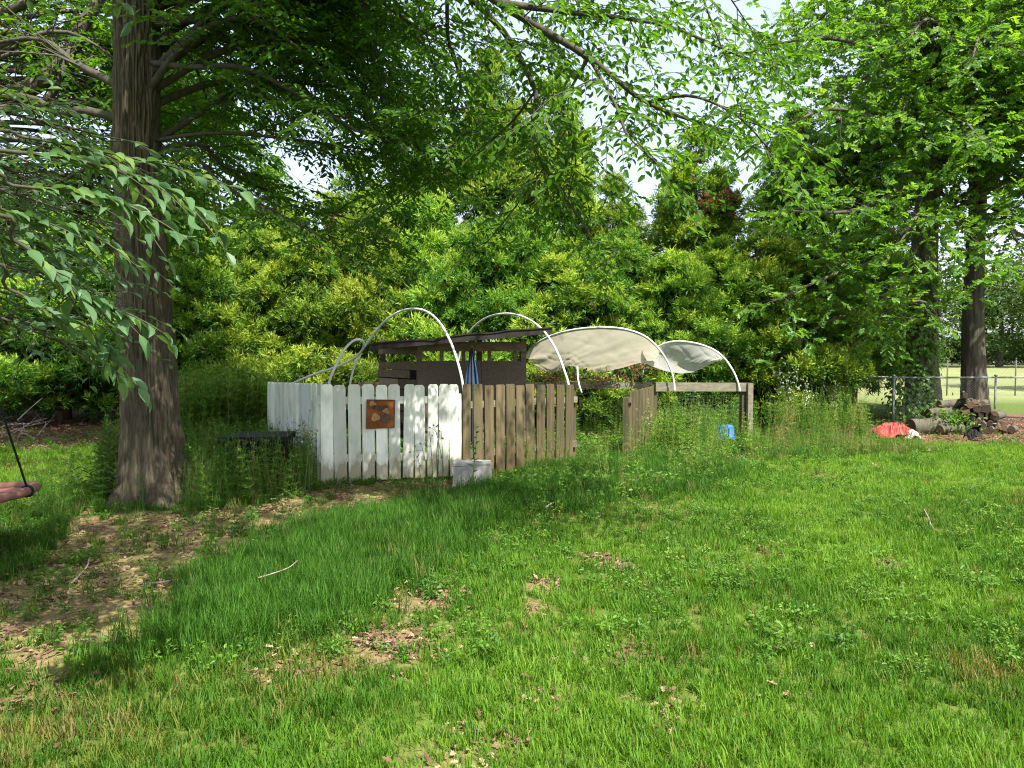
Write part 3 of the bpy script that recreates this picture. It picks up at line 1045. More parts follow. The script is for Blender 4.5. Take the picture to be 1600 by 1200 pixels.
def leafy_limbs(wood, leaf, limbs, r, sec_gap=.26, sec_len=(.7, 1.7), twig_gap=.13, twig_len=(.22, .5), leaf_gap=.036, L=(.05, .08), asp=.45, droop=.25, tpl=LEAF_OVAL, start=.25, cover=1.0, flat=1.0, tint0=.45, fan=.28, leafup=.38, thin=False, tips=0.0):
    """Limbs (paths with radii) -> side branches -> twigs -> leaves in flat sprays."""
    twigs, sec_all, sec_rad = [], [], []
    for path, r0, r1 in limbs:
        n = len(path)
        seglen = np.linalg.norm(np.diff(path, axis=0), axis=1).sum()
        wood.tubes(path, np.linspace(r0, r1, n), 7)
        m = max(3, int(seglen * (1 - start) / sec_gap * cover))
        t = np.sort(r.uniform(start, 1, m))
        p, d = path_sample(path, t)
        side = norm(np.cross(d, np.array([0, 0, 1.0])))
        sgn = np.where(np.arange(m) % 2 == 0, 1, -1)[:, None]
        dirn = norm(d * r.uniform(.35, 1.0, (m, 1)) + side * sgn * r.uniform(.5, 1.0, (m, 1)) + np.stack([np.zeros(m), np.zeros(m), r.normal(0.05 + fan * .35, fan, m)], 1))
        ln = r.uniform(*sec_len, m) * (1.1 - .5 * t)
        # end shoot
        p = np.vstack([p, path[-1:]])
        dirn = np.vstack([dirn, norm(path[-1] - path[-2])[None]])
        ln = np.append(ln, sec_len[0])
        k = np.linspace(0, 1, 6)
        sp = p[:, None] + dirn[:, None] * (ln[:, None] * k[None])[..., None]
        sp[..., 2] -= droop * ln[:, None] * (k ** 2)[None] * r.uniform(.4, 1.3, (len(p), 1))
        sp[:, 1:] += np.cumsum(r.normal(0, .025, (len(p), 5, 3)), 1) * ln[:, None, None]
        sec_all.append(sp)
        sec_rad.append(np.outer(np.clip(ln * .008, .004, .016), np.linspace(1, .3, 6)))
    S = np.concatenate(sec_all)
    SR = np.concatenate(sec_rad)
    wood.tubes(S, SR, 3, False)
    # twigs
    P0, D0, LN = [], [], []
    for sp in S:
        ln = np.linalg.norm(sp[-1] - sp[0])
        m = max(2, int(ln / twig_gap))
        t = np.linspace(.12, 1, m) + r.normal(0, .03, m)
        p, d = path_sample(sp, np.clip(t, 0, 1))
        side = norm(np.cross(d, np.array([0, 0, 1.0])))
        sgn = np.where(np.arange(m) % 2 == 0, 1, -1)[:, None]
        dd = norm(d * r.uniform(.5, 1.1, (m, 1)) + side * sgn * r.uniform(.5, .9, (m, 1)) + np.stack([np.zeros(m), np.zeros(m), r.normal(-.05, .25 * flat, m)], 1))
        P0.append(p)
        D0.append(dd)
        LN.append(r.uniform(*twig_len, m))
    P0, D0, LN = np.concatenate(P0), np.concatenate(D0), np.concatenate(LN)
    if thin:      # the crown is open where the photograph shows sun on the ground below
        gx = P0[:, 0] - sv.x / sv.z * P0[:, 2]
        gy = P0[:, 1] - sv.y / sv.z * P0[:, 2]
        drop = (in_poly(gx, gy, SUN_GAP1) & (r.uniform(0, 1, len(gx)) < .8)) | (in_poly(gx, gy, SUN_GAP2) & (r.uniform(0, 1, len(gx)) < .12))
        P0, D0, LN = P0[~drop], D0[~drop], LN[~drop]
    k = np.linspace(0, 1, 4)
    T = P0[:, None] + D0[:, None] * (LN[:, None] * k[None])[..., None]
    T[..., 2] -= droop * 1.2 * LN[:, None] * (k ** 2)[None]
    wood.tubes(T, np.broadcast_to(np.linspace(.0035, .0015, 4), (len(T), 4)), 3, False)
    nl = np.maximum(2, (LN / leaf_gap).astype(int))
    own = np.repeat(np.arange(len(T)), nl)
    j = np.concatenate([np.arange(q) for q in nl])
    t = (j + .6) / nl[own]
    t = tips + (1 - tips) * t
    i = np.minimum((t * 3).astype(int), 2)
    w = (t * 3 - i)[:, None]
    pos = T[own, i] * (1 - w) + T[own, np.minimum(i + 1, 3)] * w
    d = norm(T[own, np.minimum(i + 1, 3)] - T[own, i])
    side = norm(np.cross(d, np.array([0, 0, 1.0])))
    sgn = np.where(j % 2 == 0, 1, -1)[:, None]
    N = len(pos)
    ld = norm(d * .75 + side * sgn * .85 + r.normal(0, .22, (N, 3)) + np.array([0, 0, -.18]))
    nr = norm(np.array([0, 0, 1.0]) + r.normal(0, leafup, (N, 3)))
    ll = r.uniform(*L, N)
    tw = r.normal(0, .18, len(T))
    leaves_into(leaf, tpl, pos, ld, nr, ll, ll * asp, np.clip(tint0 + tw[own] + r.normal(0, .12, N), 0, 1))
    return N


def limb(*ctrl, n=14, r0=.05, r1=.012):
    return (spline(np.array(ctrl), n), r0, r1)


def trunk_mesh(name, path_fn, H, r_fn, mat, flare=.35, ns=120, nz=220, ridge=.014, seed=1, flare_h=.45, lobes=5):
    """A trunk with furrowed bark and a root flare; path_fn gives the axis at each height."""
    th = np.arange(ns) * 2 * PI / ns
    zc = min(5.6, H)
    z = np.concatenate([np.linspace(-.15, zc, nz), np.linspace(zc, H, 14)[1:]]) if H > 5.7 else np.linspace(-.15, H, nz)
    nz = len(z)
    TH, Z = np.meshgrid(th, z)
    r = r_fn(Z)
    fl = flare * np.exp(-np.clip(Z, 0, 9) / flare_h)
    r = r * (1 + fl * (0.75 + .45 * np.cos(TH * lobes + seed) + .25 * np.cos(TH * 2 + 1.3)))
    cx, cy = np.cos(TH), np.sin(TH)
    rr = np.mean(r_fn(z))
    k = rr / .027
    wob = (fbm(cx * 3, cy * 3, Z * 1.4, seed) - .5) * .5
    u = vnoise(cx * k + wob, cy * k + wob, Z * 3.0, seed + 3)
    u2 = vnoise(cx * k * 2.1 + wob, cy * k * 2.1, Z * 9, seed + 5)
    rid = np.abs(2 * u - 1) ** .7
    r = r + ridge * (rid - .5) * 2.2 + ridge * 1.0 * (u2 - .5) + (fbm(cx * 1.5, cy * 1.5, Z * .8, seed + 8) - .5) * rr * .12
    ax, ay = path_fn(Z)
    V = np.stack([ax + r * cx, ay + r * cy, Z], -1).reshape(-1, 3)
    i = np.arange(nz - 1)[:, None] * ns
    j = np.arange(ns)[None]
    q = np.stack([i + j, i + (j + 1) % ns, i + ns + (j + 1) % ns, i + ns + j], -1).reshape(-1, 4)
    return mesh_np(name, V, [q], [mat], None, True)


# --- the big tree in front of the white fence
def big_tree():
    r = np.random.default_rng(101)
    b = G(234, 782)
    ex = P(212, 0, b[1])               # axis at the top edge of the picture
    slope = (ex[0] - b[0]) / ex[2]
    t = empty('shade_tree', b)
    tag(t, 'large shade tree with ridged grey brown trunk beside the white fence', 'tree')
    H = 8.5
    me = trunk_mesh('trunk', lambda z: (b[0] + slope * z * 1.0 + .02 * np.sin(z * 1.3), b[1] + .02 * np.cos(z)), H, lambda z: np.clip(.285 - .017 * z, .08, 1), M['bark_elm'], .80, 300, 200, .025, 4, .36)
    put('trunk', me, t)
    ax = lambda z: np.array([b[0] + slope * z, b[1], z])
    wood, leaf = Geo(), Geo()
    limbs = []
    D = b[1]
    # limbs seen in the photograph
    limbs.append(limb(ax(4.55), P(300, 105, D - .3), P(380, 105, D - .6), P(470, 150, D - .9), P(570, 210, D - 1.0), P(660, 228, D - .8), r0=.035, r1=.008))
    limbs.append(limb(ax(4.9), P(310, 30, D), P(350, 60, D + .2), P(440, 90, D + .4), P(560, 120, D + .6), P(680, 190, D + .8), r0=.055, r1=.01))
    limbs.append(limb(ax(3.65), P(300, 185, D + .2), P(350, 155, D + .5), P(440, 130, D + .9), P(560, 140, D + 1.2), r0=.04, r1=.01))
    limbs.append(limb(ax(3.72), P(330, 208, D - .2), P(460, 218, D - .3), P(600, 240, D - .3), P(700, 280, D - .2), r0=.022, r1=.006))
    limbs.append(limb(ax(3.6), P(310, 225, D + .1), P(360, 270, D + .4), P(450, 310, D + .8), P(540, 340, D + 1.2), r0=.032, r1=.008))
    limbs.append(limb(ax(3.55), P(290, 235, D - .3), P(350, 290, D - .6), P(430, 330, D - .9), P(500, 370, D - 1.0), r0=.025, r1=.007))
    limbs.append(limb(ax(3.9), P(130, 172, D), P(95, 180, D + .2), P(40, 150, D + .2), P(-80, 160, D), r0=.05, r1=.02))
    limbs.append(limb(ax(4.2), P(120, 100, D + .6), P(50, 60, D + 1), P(-100, 90, D + 1.2), r0=.05, r1=.015))
    limbs.append(limb(ax(3.3), P(150, 260, D + .5), P(80, 290, D + 1), P(-30, 320, D + 1.2), r0=.03, r1=.01))
    outer, limbs = limbs, []
    # arching over to the middle and down again
    limbs.append(limb(ax(6.6), P(420, -120, D - .8), P(640, -90, D - 1.5), P(780, 5, D - 1.9), P(920, 90, D - 2.0), P(1010, 160, D - 1.9), P(1130, 205, D - 1.7), r0=.055, r1=.009, n=20))
    limbs.append(limb(P(640, -90, D - 1.5), P(770, 30, D - 1.4), P(815, 95, D - 1.4), P(838, 150, D - 1.4), P(832, 200, D - 1.4), P(850, 262, D - 1.4), P(905, 340, D - 1.3), P(925, 380, D - 1.3), r0=.03, r1=.006, n=18))
    limbs.append(limb(P(838, 140, D - 1.4), P(800, 190, D - 1.2), P(740, 240, D - 1.0), P(660, 290, D - .8), P(600, 330, D - .6), r0=.012, r1=.005))
    limbs.append(limb(P(780, 5, D - 1.9), P(900, 20, D - 1.6), P(1040, 40, D - 1.2), P(1160, 90, D - .9), r0=.03, r1=.008))
    limbs.append(limb(P(920, 90, D - 2.0), P(960, 160, D - 2.3), P(980, 210, D - 2.5), P(1020, 250, D - 2.6), r0=.014, r1=.005))
    limbs.append(limb(P(1010, 160, D - 1.9), P(1080, 150, D - 2.2), P(1150, 180, D - 2.4), P(1200, 230, D - 2.5), r0=.014, r1=.005))
    limbs.append(limb(P(700, -60, D - 1.6), P(700, 60, D - 1.0), P(720, 130, D - .6), P(700, 200, D - .3), P(640, 260, D), r0=.02, r1=.006))
    limbs.append(limb(P(850, 262, D - 1.4), P(800, 330, D - 1.2), P(760, 380, D - 1.1), r0=.009, r1=.004))
    limbs.append(limb(P(920, 90, D - 2.0), P(880, 170, D - 1.8), P(900, 240, D - 1.5), P(890, 300, D - 1.3), r0=.012, r1=.004))
    # short leafy limbs hanging from overhead across the middle
    for x0, x1, y1, dd in [(560, 600, 150, -.4), (640, 690, 130, -1.2), (720, 770, 60, -.4), (860, 930, 50, -1.0), (950, 1010, 90, -1.3), (1010, 1080, 40, -.6), (1080, 1150, 130, -1.5), (1100, 1190, 70, -.9), (600, 610, 230, 0)]:
        y0 = -60 if y1 < 180 else y1 - 150
        limbs.append(limb(P(x0, y0, D + dd), P((x0 + x1) / 2 - 8, (y0 + y1) / 2 - 14, D + dd), P(x1, y1, D + dd + .1), r0=.012, r1=.004))
    middle, limbs = limbs, outer
    # the rest of the lower crown, all round
    for k in range(32):
        z0 = r.uniform(3.9, 6.3)
        az = r.uniform(-.6, 1.25) if k < 29 else r.uniform(1.2, 2.4)
        ln = r.uniform(1.9, 3.2)
        a0 = ax(z0)
        d = np.array([math.cos(az), math.sin(az), 0])
        up = r.uniform(.02, .34)
        limbs.append(limb(a0, a0 + d * ln * .35 + [0, 0, ln * (.12 + up * .5)], a0 + d * ln * .7 + [0, 0, ln * (.12 + up * .6)], a0 + d * ln + [0, 0, ln * (up * .4 - .03)], r0=.045, r1=.01))
    leafy_limbs(wood, leaf, middle, r, sec_gap=.125, sec_len=(.3, 1.0), twig_gap=.10, twig_len=(.16, .38), leaf_gap=.034, L=(.055, .09), asp=.5, droop=.2, start=.12)
    n = leafy_limbs(wood, leaf, limbs, r, sec_gap=.15, twig_gap=.12, leaf_gap=.033, L=(.06, .095), asp=.5, droop=.14, start=.2, thin=True)
    # upper crown, coarser
    limbs = []
    for k in range(20):
        z0 = r.uniform(5.2, 8.4)
        az = r.uniform(-1.3, .5) if k % 5 < 2 else r.uniform(-1.25, .25)
        ln = r.uniform(2.8, 5.4) * (1.15 - (z0 - 5.4) * .10)
        if k % 5 >= 2:
            ln *= 1.12
        a0 = ax(z0)
        d = np.array([math.cos(az), math.sin(az), 0])
        up = r.uniform(.15, .6)
        limbs.append(limb(a0, a0 + d * ln * .4 + [0, 0, ln * up * .6], a0 + d * ln * .75 + [0, 0, ln * up * .85], a0 + d * ln + [0, 0, ln * up * .8], r0=.07, r1=.012))
    n2 = leafy_limbs(wood, leaf, limbs, r, sec_gap=.30, twig_gap=.22, leaf_gap=.055, L=(.11, .17), asp=.6, tpl=LEAF_LANCE, start=.25, thin=True)
    put('branches', wood.mesh('branches', [M['twig']], True), t)
    o = put('crown', leaf.mesh('crown', [M['elm']]), t)
    print('big tree leaves', n, n2)


big_tree()


# --- near tree whose trunk stands out of frame at the left: its low sprays hang into the picture
def near_tree():
    r = np.random.default_rng(202)
    base = np.array([-4.4, 2.3, 0.0])
    t = empty('overhanging_tree', base)
    tag(t, 'nearest tree at the left edge whose low sprays of large pale leaves hang in', 'tree')
    me = trunk_mesh('trunk', lambda z: (base[0] + .05 * z, base[1] + .02 * z), 6.5, lambda z: np.clip(.2 - .018 * z, .05, 1), M['bark_elm'], .4, 60, 90, .01, 9)
    put('trunk', me, t)
    wood = Geo()
    lf = Geo()
    leaves_into(lf, LEAF_BIG, np.zeros((1, 3)), np.array([[1., 0, 0]]), np.array([[0, 0, 1.]]), 1.0, 0.46, .5)
    shapes = []
    for k, tn in enumerate((.15, .3, .4, .5, .6, .7, .5, 1.0)):
        g = Geo()
        tv = LEAF_BIG[0].copy()
        q = np.random.default_rng(900 + k)
        tv[:, 2] += -(.10 + .22 * q.uniform()) * tv[:, 0] ** 2 + (q.uniform(-.5, .9)) * np.abs(tv[:, 1]) * .35
        tv[:, 1] *= 1 + q.normal(0, .05, len(tv))
        tv[:, 1] += q.normal(0, .05) * tv[:, 0] ** 2
        leaves_into(g, (tv, LEAF_BIG[1]), np.zeros((1, 3)), np.array([[1., 0, 0]]), np.array([[0, 0, 1.]]), 1.0, q.uniform(.38, .52), tn)
        shapes.append(g.mesh('leaf', [M['veined_leaf']], True))
    att = lambda z: np.array([base[0] + .05 * z, base[1] + .02 * z, z])
    mains = [
        ([att(2.2), P(-150, 215, 2.5), P(0, 235, 2.6), P(120, 250, 2.65), P(240, 285, 2.7), P(318, 332, 2.75)], .02),
        ([att(2.1), P(-150, 260, 2.3), P(20, 290, 2.35), P(110, 298, 2.4), P(180, 312, 2.45), P(225, 345, 2.5)], .014),
        ([att(2.3), P(-100, 200, 2.9), P(40, 215, 3.0), P(150, 235, 3.1), P(260, 260, 3.15), P(340, 285, 3.2)], .014),
        ([att(1.9), P(-120, 330, 2.3), P(20, 375, 2.4), P(80, 420, 2.45), P(140, 465, 2.5), P(200, 495, 2.55)], .016),
        ([att(1.8), P(-120, 400, 2.5), P(10, 450, 2.6), P(70, 480, 2.65), P(130, 520, 2.7), P(172, 548, 2.72)], .014),
        ([att(1.9), P(-120, 350, 3.0), P(0, 370, 3.1), P(80, 385, 3.2), P(150, 410, 3.3)], .012),
        ([att(2.0), P(-130, 300, 2.8), P(10, 330, 2.9), P(90, 350, 3.0), P(160, 372, 3.05)], .012),
    ]
    count = 0
    cand = []
    for ctrl, r0 in mains:
        path = spline(ctrl, 26)
        wood.tubes(path, np.linspace(r0 * .6, .0022, 26), 6)
        subs = [(path, 0.45, .9)]
        for q in range(7):
            tt = np.array([r.uniform(.45, .95)])
            p, d = path_sample(path, tt)
            side = norm(np.cross(d, [0, 0, 1.0]))[0] * (1 if q % 2 else -1)
            dd = norm(d[0] * .9 + side * .65 + [0, 0, r.normal(-.1, .15)])
            ln = r.uniform(.14, .30)
            kk = np.linspace(0, 1, 8)[:, None]
            sp = p + dd * ln * kk - np.array([0, 0, 1]) * .16 * ln * kk ** 2
            wood.tubes(sp, np.linspace(.004, .0015, 8), 4)
            subs.append((sp, .08, 1.0))
        for sp, s0, s1 in subs:
            ln = np.linalg.norm(np.diff(sp, axis=0), axis=1).sum() * (1 - s0)
            m = int(ln / .046)
            t_ = np.linspace(s0, 1, m)
            p, d = path_sample(sp, t_)
            side = norm(np.cross(d, np.array([0, 0, 1.0])))
            for j in range(m):
                sg = 1 if j % 2 else -1
                dd = norm(d[j] * .85 + side[j] * sg * .75 + r.normal(0, .14, 3) + [0, 0, -.1])
                if j == m - 1:
                    dd = norm(d[j] + [0, 0, -.25])
                nr = norm(np.array([0, 0, 1.0]) + r.normal(0, .42, 3))
                cand.append((p[j], dd, nr, r.uniform(.055, .10)))
    put('branches', wood.mesh('branches', [M['twig']], True), t)
    inv = Matrix.Translation(-Vector(base))

    def inview(c):
        return c[0][0] / c[0][1] > -.74
    vis = [c for c in cand if inview(c)]
    r.shuffle(vis)
    single, rest = vis[:295], vis[295:] + [c for c in cand if not inview(c)]
    for p, dd, nr, L in single:
        s = norm(np.cross(nr, dd))
        n = np.cross(dd, s)
        o = bpy.data.objects.new('leaf', shapes[int(r.integers(0, 8))])
        COL.objects.link(o)
        o.parent = t
        o.matrix_parent_inverse = inv
        mt = Matrix(((dd[0], s[0], n[0], p[0]), (dd[1], s[1], n[1], p[1]), (dd[2], s[2], n[2], p[2]), (0, 0, 0, 1)))
        o.matrix_basis = mt @ Matrix.Diagonal((L, L * r.uniform(.85, 1.15), L, 1))
        count += 1
    # the rest of its crown, overhead and out of frame to the left
    leaf = Geo()
    if rest:
        leaves_into(leaf, LEAF_BIG, np.array([c[0] for c in rest]), np.array([c[1] for c in rest]), np.array([c[2] for c in rest]), np.array([c[3] for c in rest]), np.array([c[3] * .46 for c in rest]), .45)
    w2 = Geo()
    limbs = []
    for k in range(34):
        z0 = r.uniform(2.9, 6.2)
        az = r.uniform(0, 2 * PI) if k % 2 else r.uniform(-.9, .1)
        ln = r.uniform(1.8, 3.4) * (1 if k % 2 else 1.4)
        a0 = att(z0 if k % 2 else r.uniform(4.2, 6.3))
        d = np.array([math.cos(az), math.sin(az), 0])
        up = r.uniform(.25, .7)
        limbs.append(limb(a0, a0 + d * ln * .4 + [0, 0, ln * up * .6], a0 + d * ln * .75 + [0, 0, ln * up * .9], a0 + d * ln + [0, 0, ln * up], r0=.05, r1=.01))
    low = []
    for q in range(9):
        yy = 180 + q * 40
        d_ = r.uniform(3.1, 4.4)
        xe = r.uniform(60, 190) - max(0, yy - 420) * .3
        low.append(limb(att(r.uniform(1.9, 2.9)), P(-160, yy - 25, d_ - .2), P(-20, yy - 10, d_), P(xe, yy + 35, d_ + .1), r0=.014, r1=.004))
    leafy_limbs(w2, leaf, low, r, sec_gap=.13, sec_len=(.25, .55), twig_gap=.1, twig_len=(.14, .28), leaf_gap=.042, L=(.042, .07), asp=.44, droop=.15, start=.1)
    leafy_limbs(w2, leaf, limbs, r, sec_gap=.36, twig_gap=.24, leaf_gap=.075, L=(.08, .13), asp=.48, tpl=LEAF_OVAL, start=.25)
    put('limbs', w2.mesh('limbs', [M['twig']], True), t)
    tag(put('crown', leaf.mesh('crown', [M['near_leaf']]), t), kind='stuff')
    print('near leaves', count, len(rest))


near_tree()


# --- dark broadleaf tree standing left of the picture behind the big trunk
def left_tree():
    r = np.random.default_rng(303)
    base = np.array([-8.6, 9.9, 0.0])
    t = empty('broadleaf_tree', base)
    tag(t, 'broadleaf tree whose dark crooked limb reaches in at the top left corner', 'tree')
    ax = lambda z: np.array([base[0] + .1 * z, base[1], z])
    me = trunk_mesh('trunk', lambda z: (base[0] + .1 * z, base[1]), 7.0, lambda z: np.clip(.3 - .025 * z, .07, 1), M['bark_oak'], .4, 60, 90, .014, 13)
    put('trunk', me, t)
    wood, leaf = Geo(), Geo()
    D = base[1]
    limbs = [
        limb(ax(3.2), P(-90, 175, D), P(10, 150, D - .1), P(60, 130, D - .1), P(105, 85, D), P(130, 40, D), P(200, -80, D + .2), r0=.15, r1=.07, n=18),
        limb(ax(3.0), P(-60, 190, D - .3), P(60, 165, D - .3), P(95, 120, D - .3), P(108, 70, D - .2), r0=.07, r1=.03),
        limb(ax(3.6), P(-80, 60, D), P(20, 15, D - .2), P(90, -20, D - .4), r0=.1, r1=.04),
    ]
    for k in range(30):
        z0 = r.uniform(3.0, 6.6)
        az = r.uniform(-.3, 1.8) if k < 22 else r.uniform(1.8, 4.6)
        ln = r.uniform(2.0, 4.0)
        a0 = ax(z0)
        d = np.array([math.cos(az), math.sin(az), 0])
        up = r.uniform(0, .5)
        limbs.append(limb(a0, a0 + d * ln * .4 + [0, 0, ln * up * .6], a0 + d * ln * .75 + [0, 0, ln * up * .8], a0 + d * ln + [0, 0, ln * (up * .7 - .12)], r0=.05, r1=.01))
    for k in range(15):           # the far side of the crown, behind the shade tree's limbs
        z0 = r.uniform(3.4, 5.8)
        az = r.uniform(.05, .75)
        ln = r.uniform(2.6, 4.8)
        a0 = ax(z0)
        d = np.array([math.cos(az), math.sin(az), 0])
        up = r.uniform(-.05, .3)
        limbs.append(limb(a0, a0 + d * ln * .4 + [0, 0, ln * (.06 + up * .6)], a0 + d * ln * .75 + [0, 0, ln * up * .8], a0 + d * ln + [0, 0, ln * (up * .7 - .1)], r0=.05, r1=.01))
    n = leafy_limbs(wood, leaf, limbs, r, sec_gap=.2, twig_gap=.14, leaf_gap=.045, L=(.075, .12), asp=.52, droop=.15, start=.2, thin=True)
    put('branches', wood.mesh('branches', [M['bark_oak']], True), t)
    put('crown', leaf.mesh('crown', [M['elm']]), t)
    print('left leaves', n)


left_tree()


# --- oaks at the right
def oak(name, label, base, H, rad, lean, limbs_px, nlimb, seed, zlow=2.2, azr=(0, 2 * PI), lens=(2.2, 4.6)):
    r = np.random.default_rng(seed)
    t = empty(name, base)
    tag(t, label, 'tree', 'trees beside the chain link fence')
    ax = lambda z: np.array([base[0] + lean[0] * z, base[1] + lean[1] * z, z])
    me = trunk_mesh('trunk', lambda z: (base[0] + lean[0] * z + .04 * np.sin(z * .9 + seed), base[1] + lean[1] * z), H, lambda z: np.clip(rad * (1 - z / H * .75), .05, 1), M['bark_oak'], .35, 72, 140, .016, seed)
    put('trunk', me, t)
    wood, leaf = Geo(), Geo()
    limbs = [limb(ax(z0), *pts, r0=a, r1=b) for z0, pts, a, b in limbs_px]
    for k in range(nlimb):
        z0 = zlow + (H - zlow) * r.uniform(0, 1) ** 1.1
        az = r.uniform(*azr)
        ln = r.uniform(*lens) * (1.1 - .55 * z0 / H)
        a0 = ax(z0)
        d = np.array([math.cos(az), math.sin(az), 0])
        up = r.uniform(.1, .75) + .25 * z0 / H
        limbs.append(limb(a0, a0 + d * ln * .35 + [0, 0, ln * up * .5], a0 + d * ln * .7 + [0, 0, ln * up * .75], a0 + d * ln + [0, 0, ln * (up * .7 - .1)], r0=.06, r1=.012))
    n = leafy_limbs(wood, leaf, limbs, r, sec_gap=.2, sec_len=(.6, 1.5), twig_gap=.125, twig_len=(.2, .42), leaf_gap=.05, L=(.12, .19), asp=.68, droop=.02, tpl=LEAF_OAK, start=.3, flat=3.0, fan=.8, leafup=.8, tips=.45)
    put('branches', wood.mesh('branches', [M['bark_oak']], True), t)
    put('crown', leaf.mesh('crown', [M['oak']]), t)
    print(name, n)
    return t


def oaks():
    b1 = P(1438, 632, 16.4)
    b1[2] = 0
    oak('oak_tree', 'ivy clad oak behind the woodpile, its trunk at the first fence post', b1, 10.5, .36, (.008, 0),
        [(4.3, [P(1380, 470, 15.6), P(1300, 500, 14.8), P(1230, 540, 14.3)], .08, .015),
         (4.6, [P(1380, 400, 15.2), P(1300, 430, 14.2), P(1210, 470, 13.6)], .07, .015),
         (5.6, [P(1400, 300, 15), P(1330, 330, 13.8), P(1240, 330, 13.2)], .07, .015),
         (6.5, [P(1390, 190, 15), P(1300, 170, 13.8), P(1220, 200, 13.4)], .07, .015),
         (7.5, [P(1400, 90, 15), P(1300, 60, 14.2), P(1200, 70, 13.8)], .07, .015),
         (3.4, [P(1470, 500, 15), P(1440, 470, 14.2), P(1380, 490, 13.8)], .05, .012)],
        54, 404, 3.9, (0, 2 * PI), (2.4, 4.8))
    b2 = P(1521, 628, 17.2)
    b2[2] = 0
    oak('oak_tree', 'dark trunked oak standing right behind the heap of stacked logs', b2, 10.0, .27, (-.012, 0),
        [(4.6, [P(1460, 350, 15.8), P(1440, 330, 14.2), P(1400, 390, 13.2)], .08, .015),
         (6.8, [P(1550, 180, 16.4), P(1600, 130, 15.8), P(1680, 80, 15.4)], .14, .05),
         (5.0, [P(1560, 330, 15.8), P(1580, 360, 14.6), P(1600, 400, 14)], .06, .015),
         (7.6, [P(1480, 60, 15.5), P(1450, 30, 14.2), P(1420, 60, 13.4)], .07, .015),
         (7.2, [P(1540, 80, 15.4), P(1530, 60, 14.2), P(1520, 90, 13.2)], .07, .015)],
        40, 505, 4.0, (1.6, 5.6), (2.2, 4.4))
    b3 = P(1700, 632, 16.0)
    b3[2] = 0
    oak('oak_tree', 'leaning oak at the right edge, only its limbs showing', b3, 9.5, .3, (-.16, .02), [], 34, 606, 3.4, (1.6, 5.0), (2.2, 4.2))


oaks()


def oak_beyond_frame():  # unseen tree, added to throw shade on the woodpile
    src = [o for o in COL.objects if o.parent is None and o.name.startswith('oak_tree')][-1]
    c = copy_tree(src)
    c.location = (13.0, 9.4, 0)
    c.rotation_euler = (0, 0, 0)
    c['label'] = 'unseen oak past the right edge, added to shade the woodpile'


oak_beyond_frame()


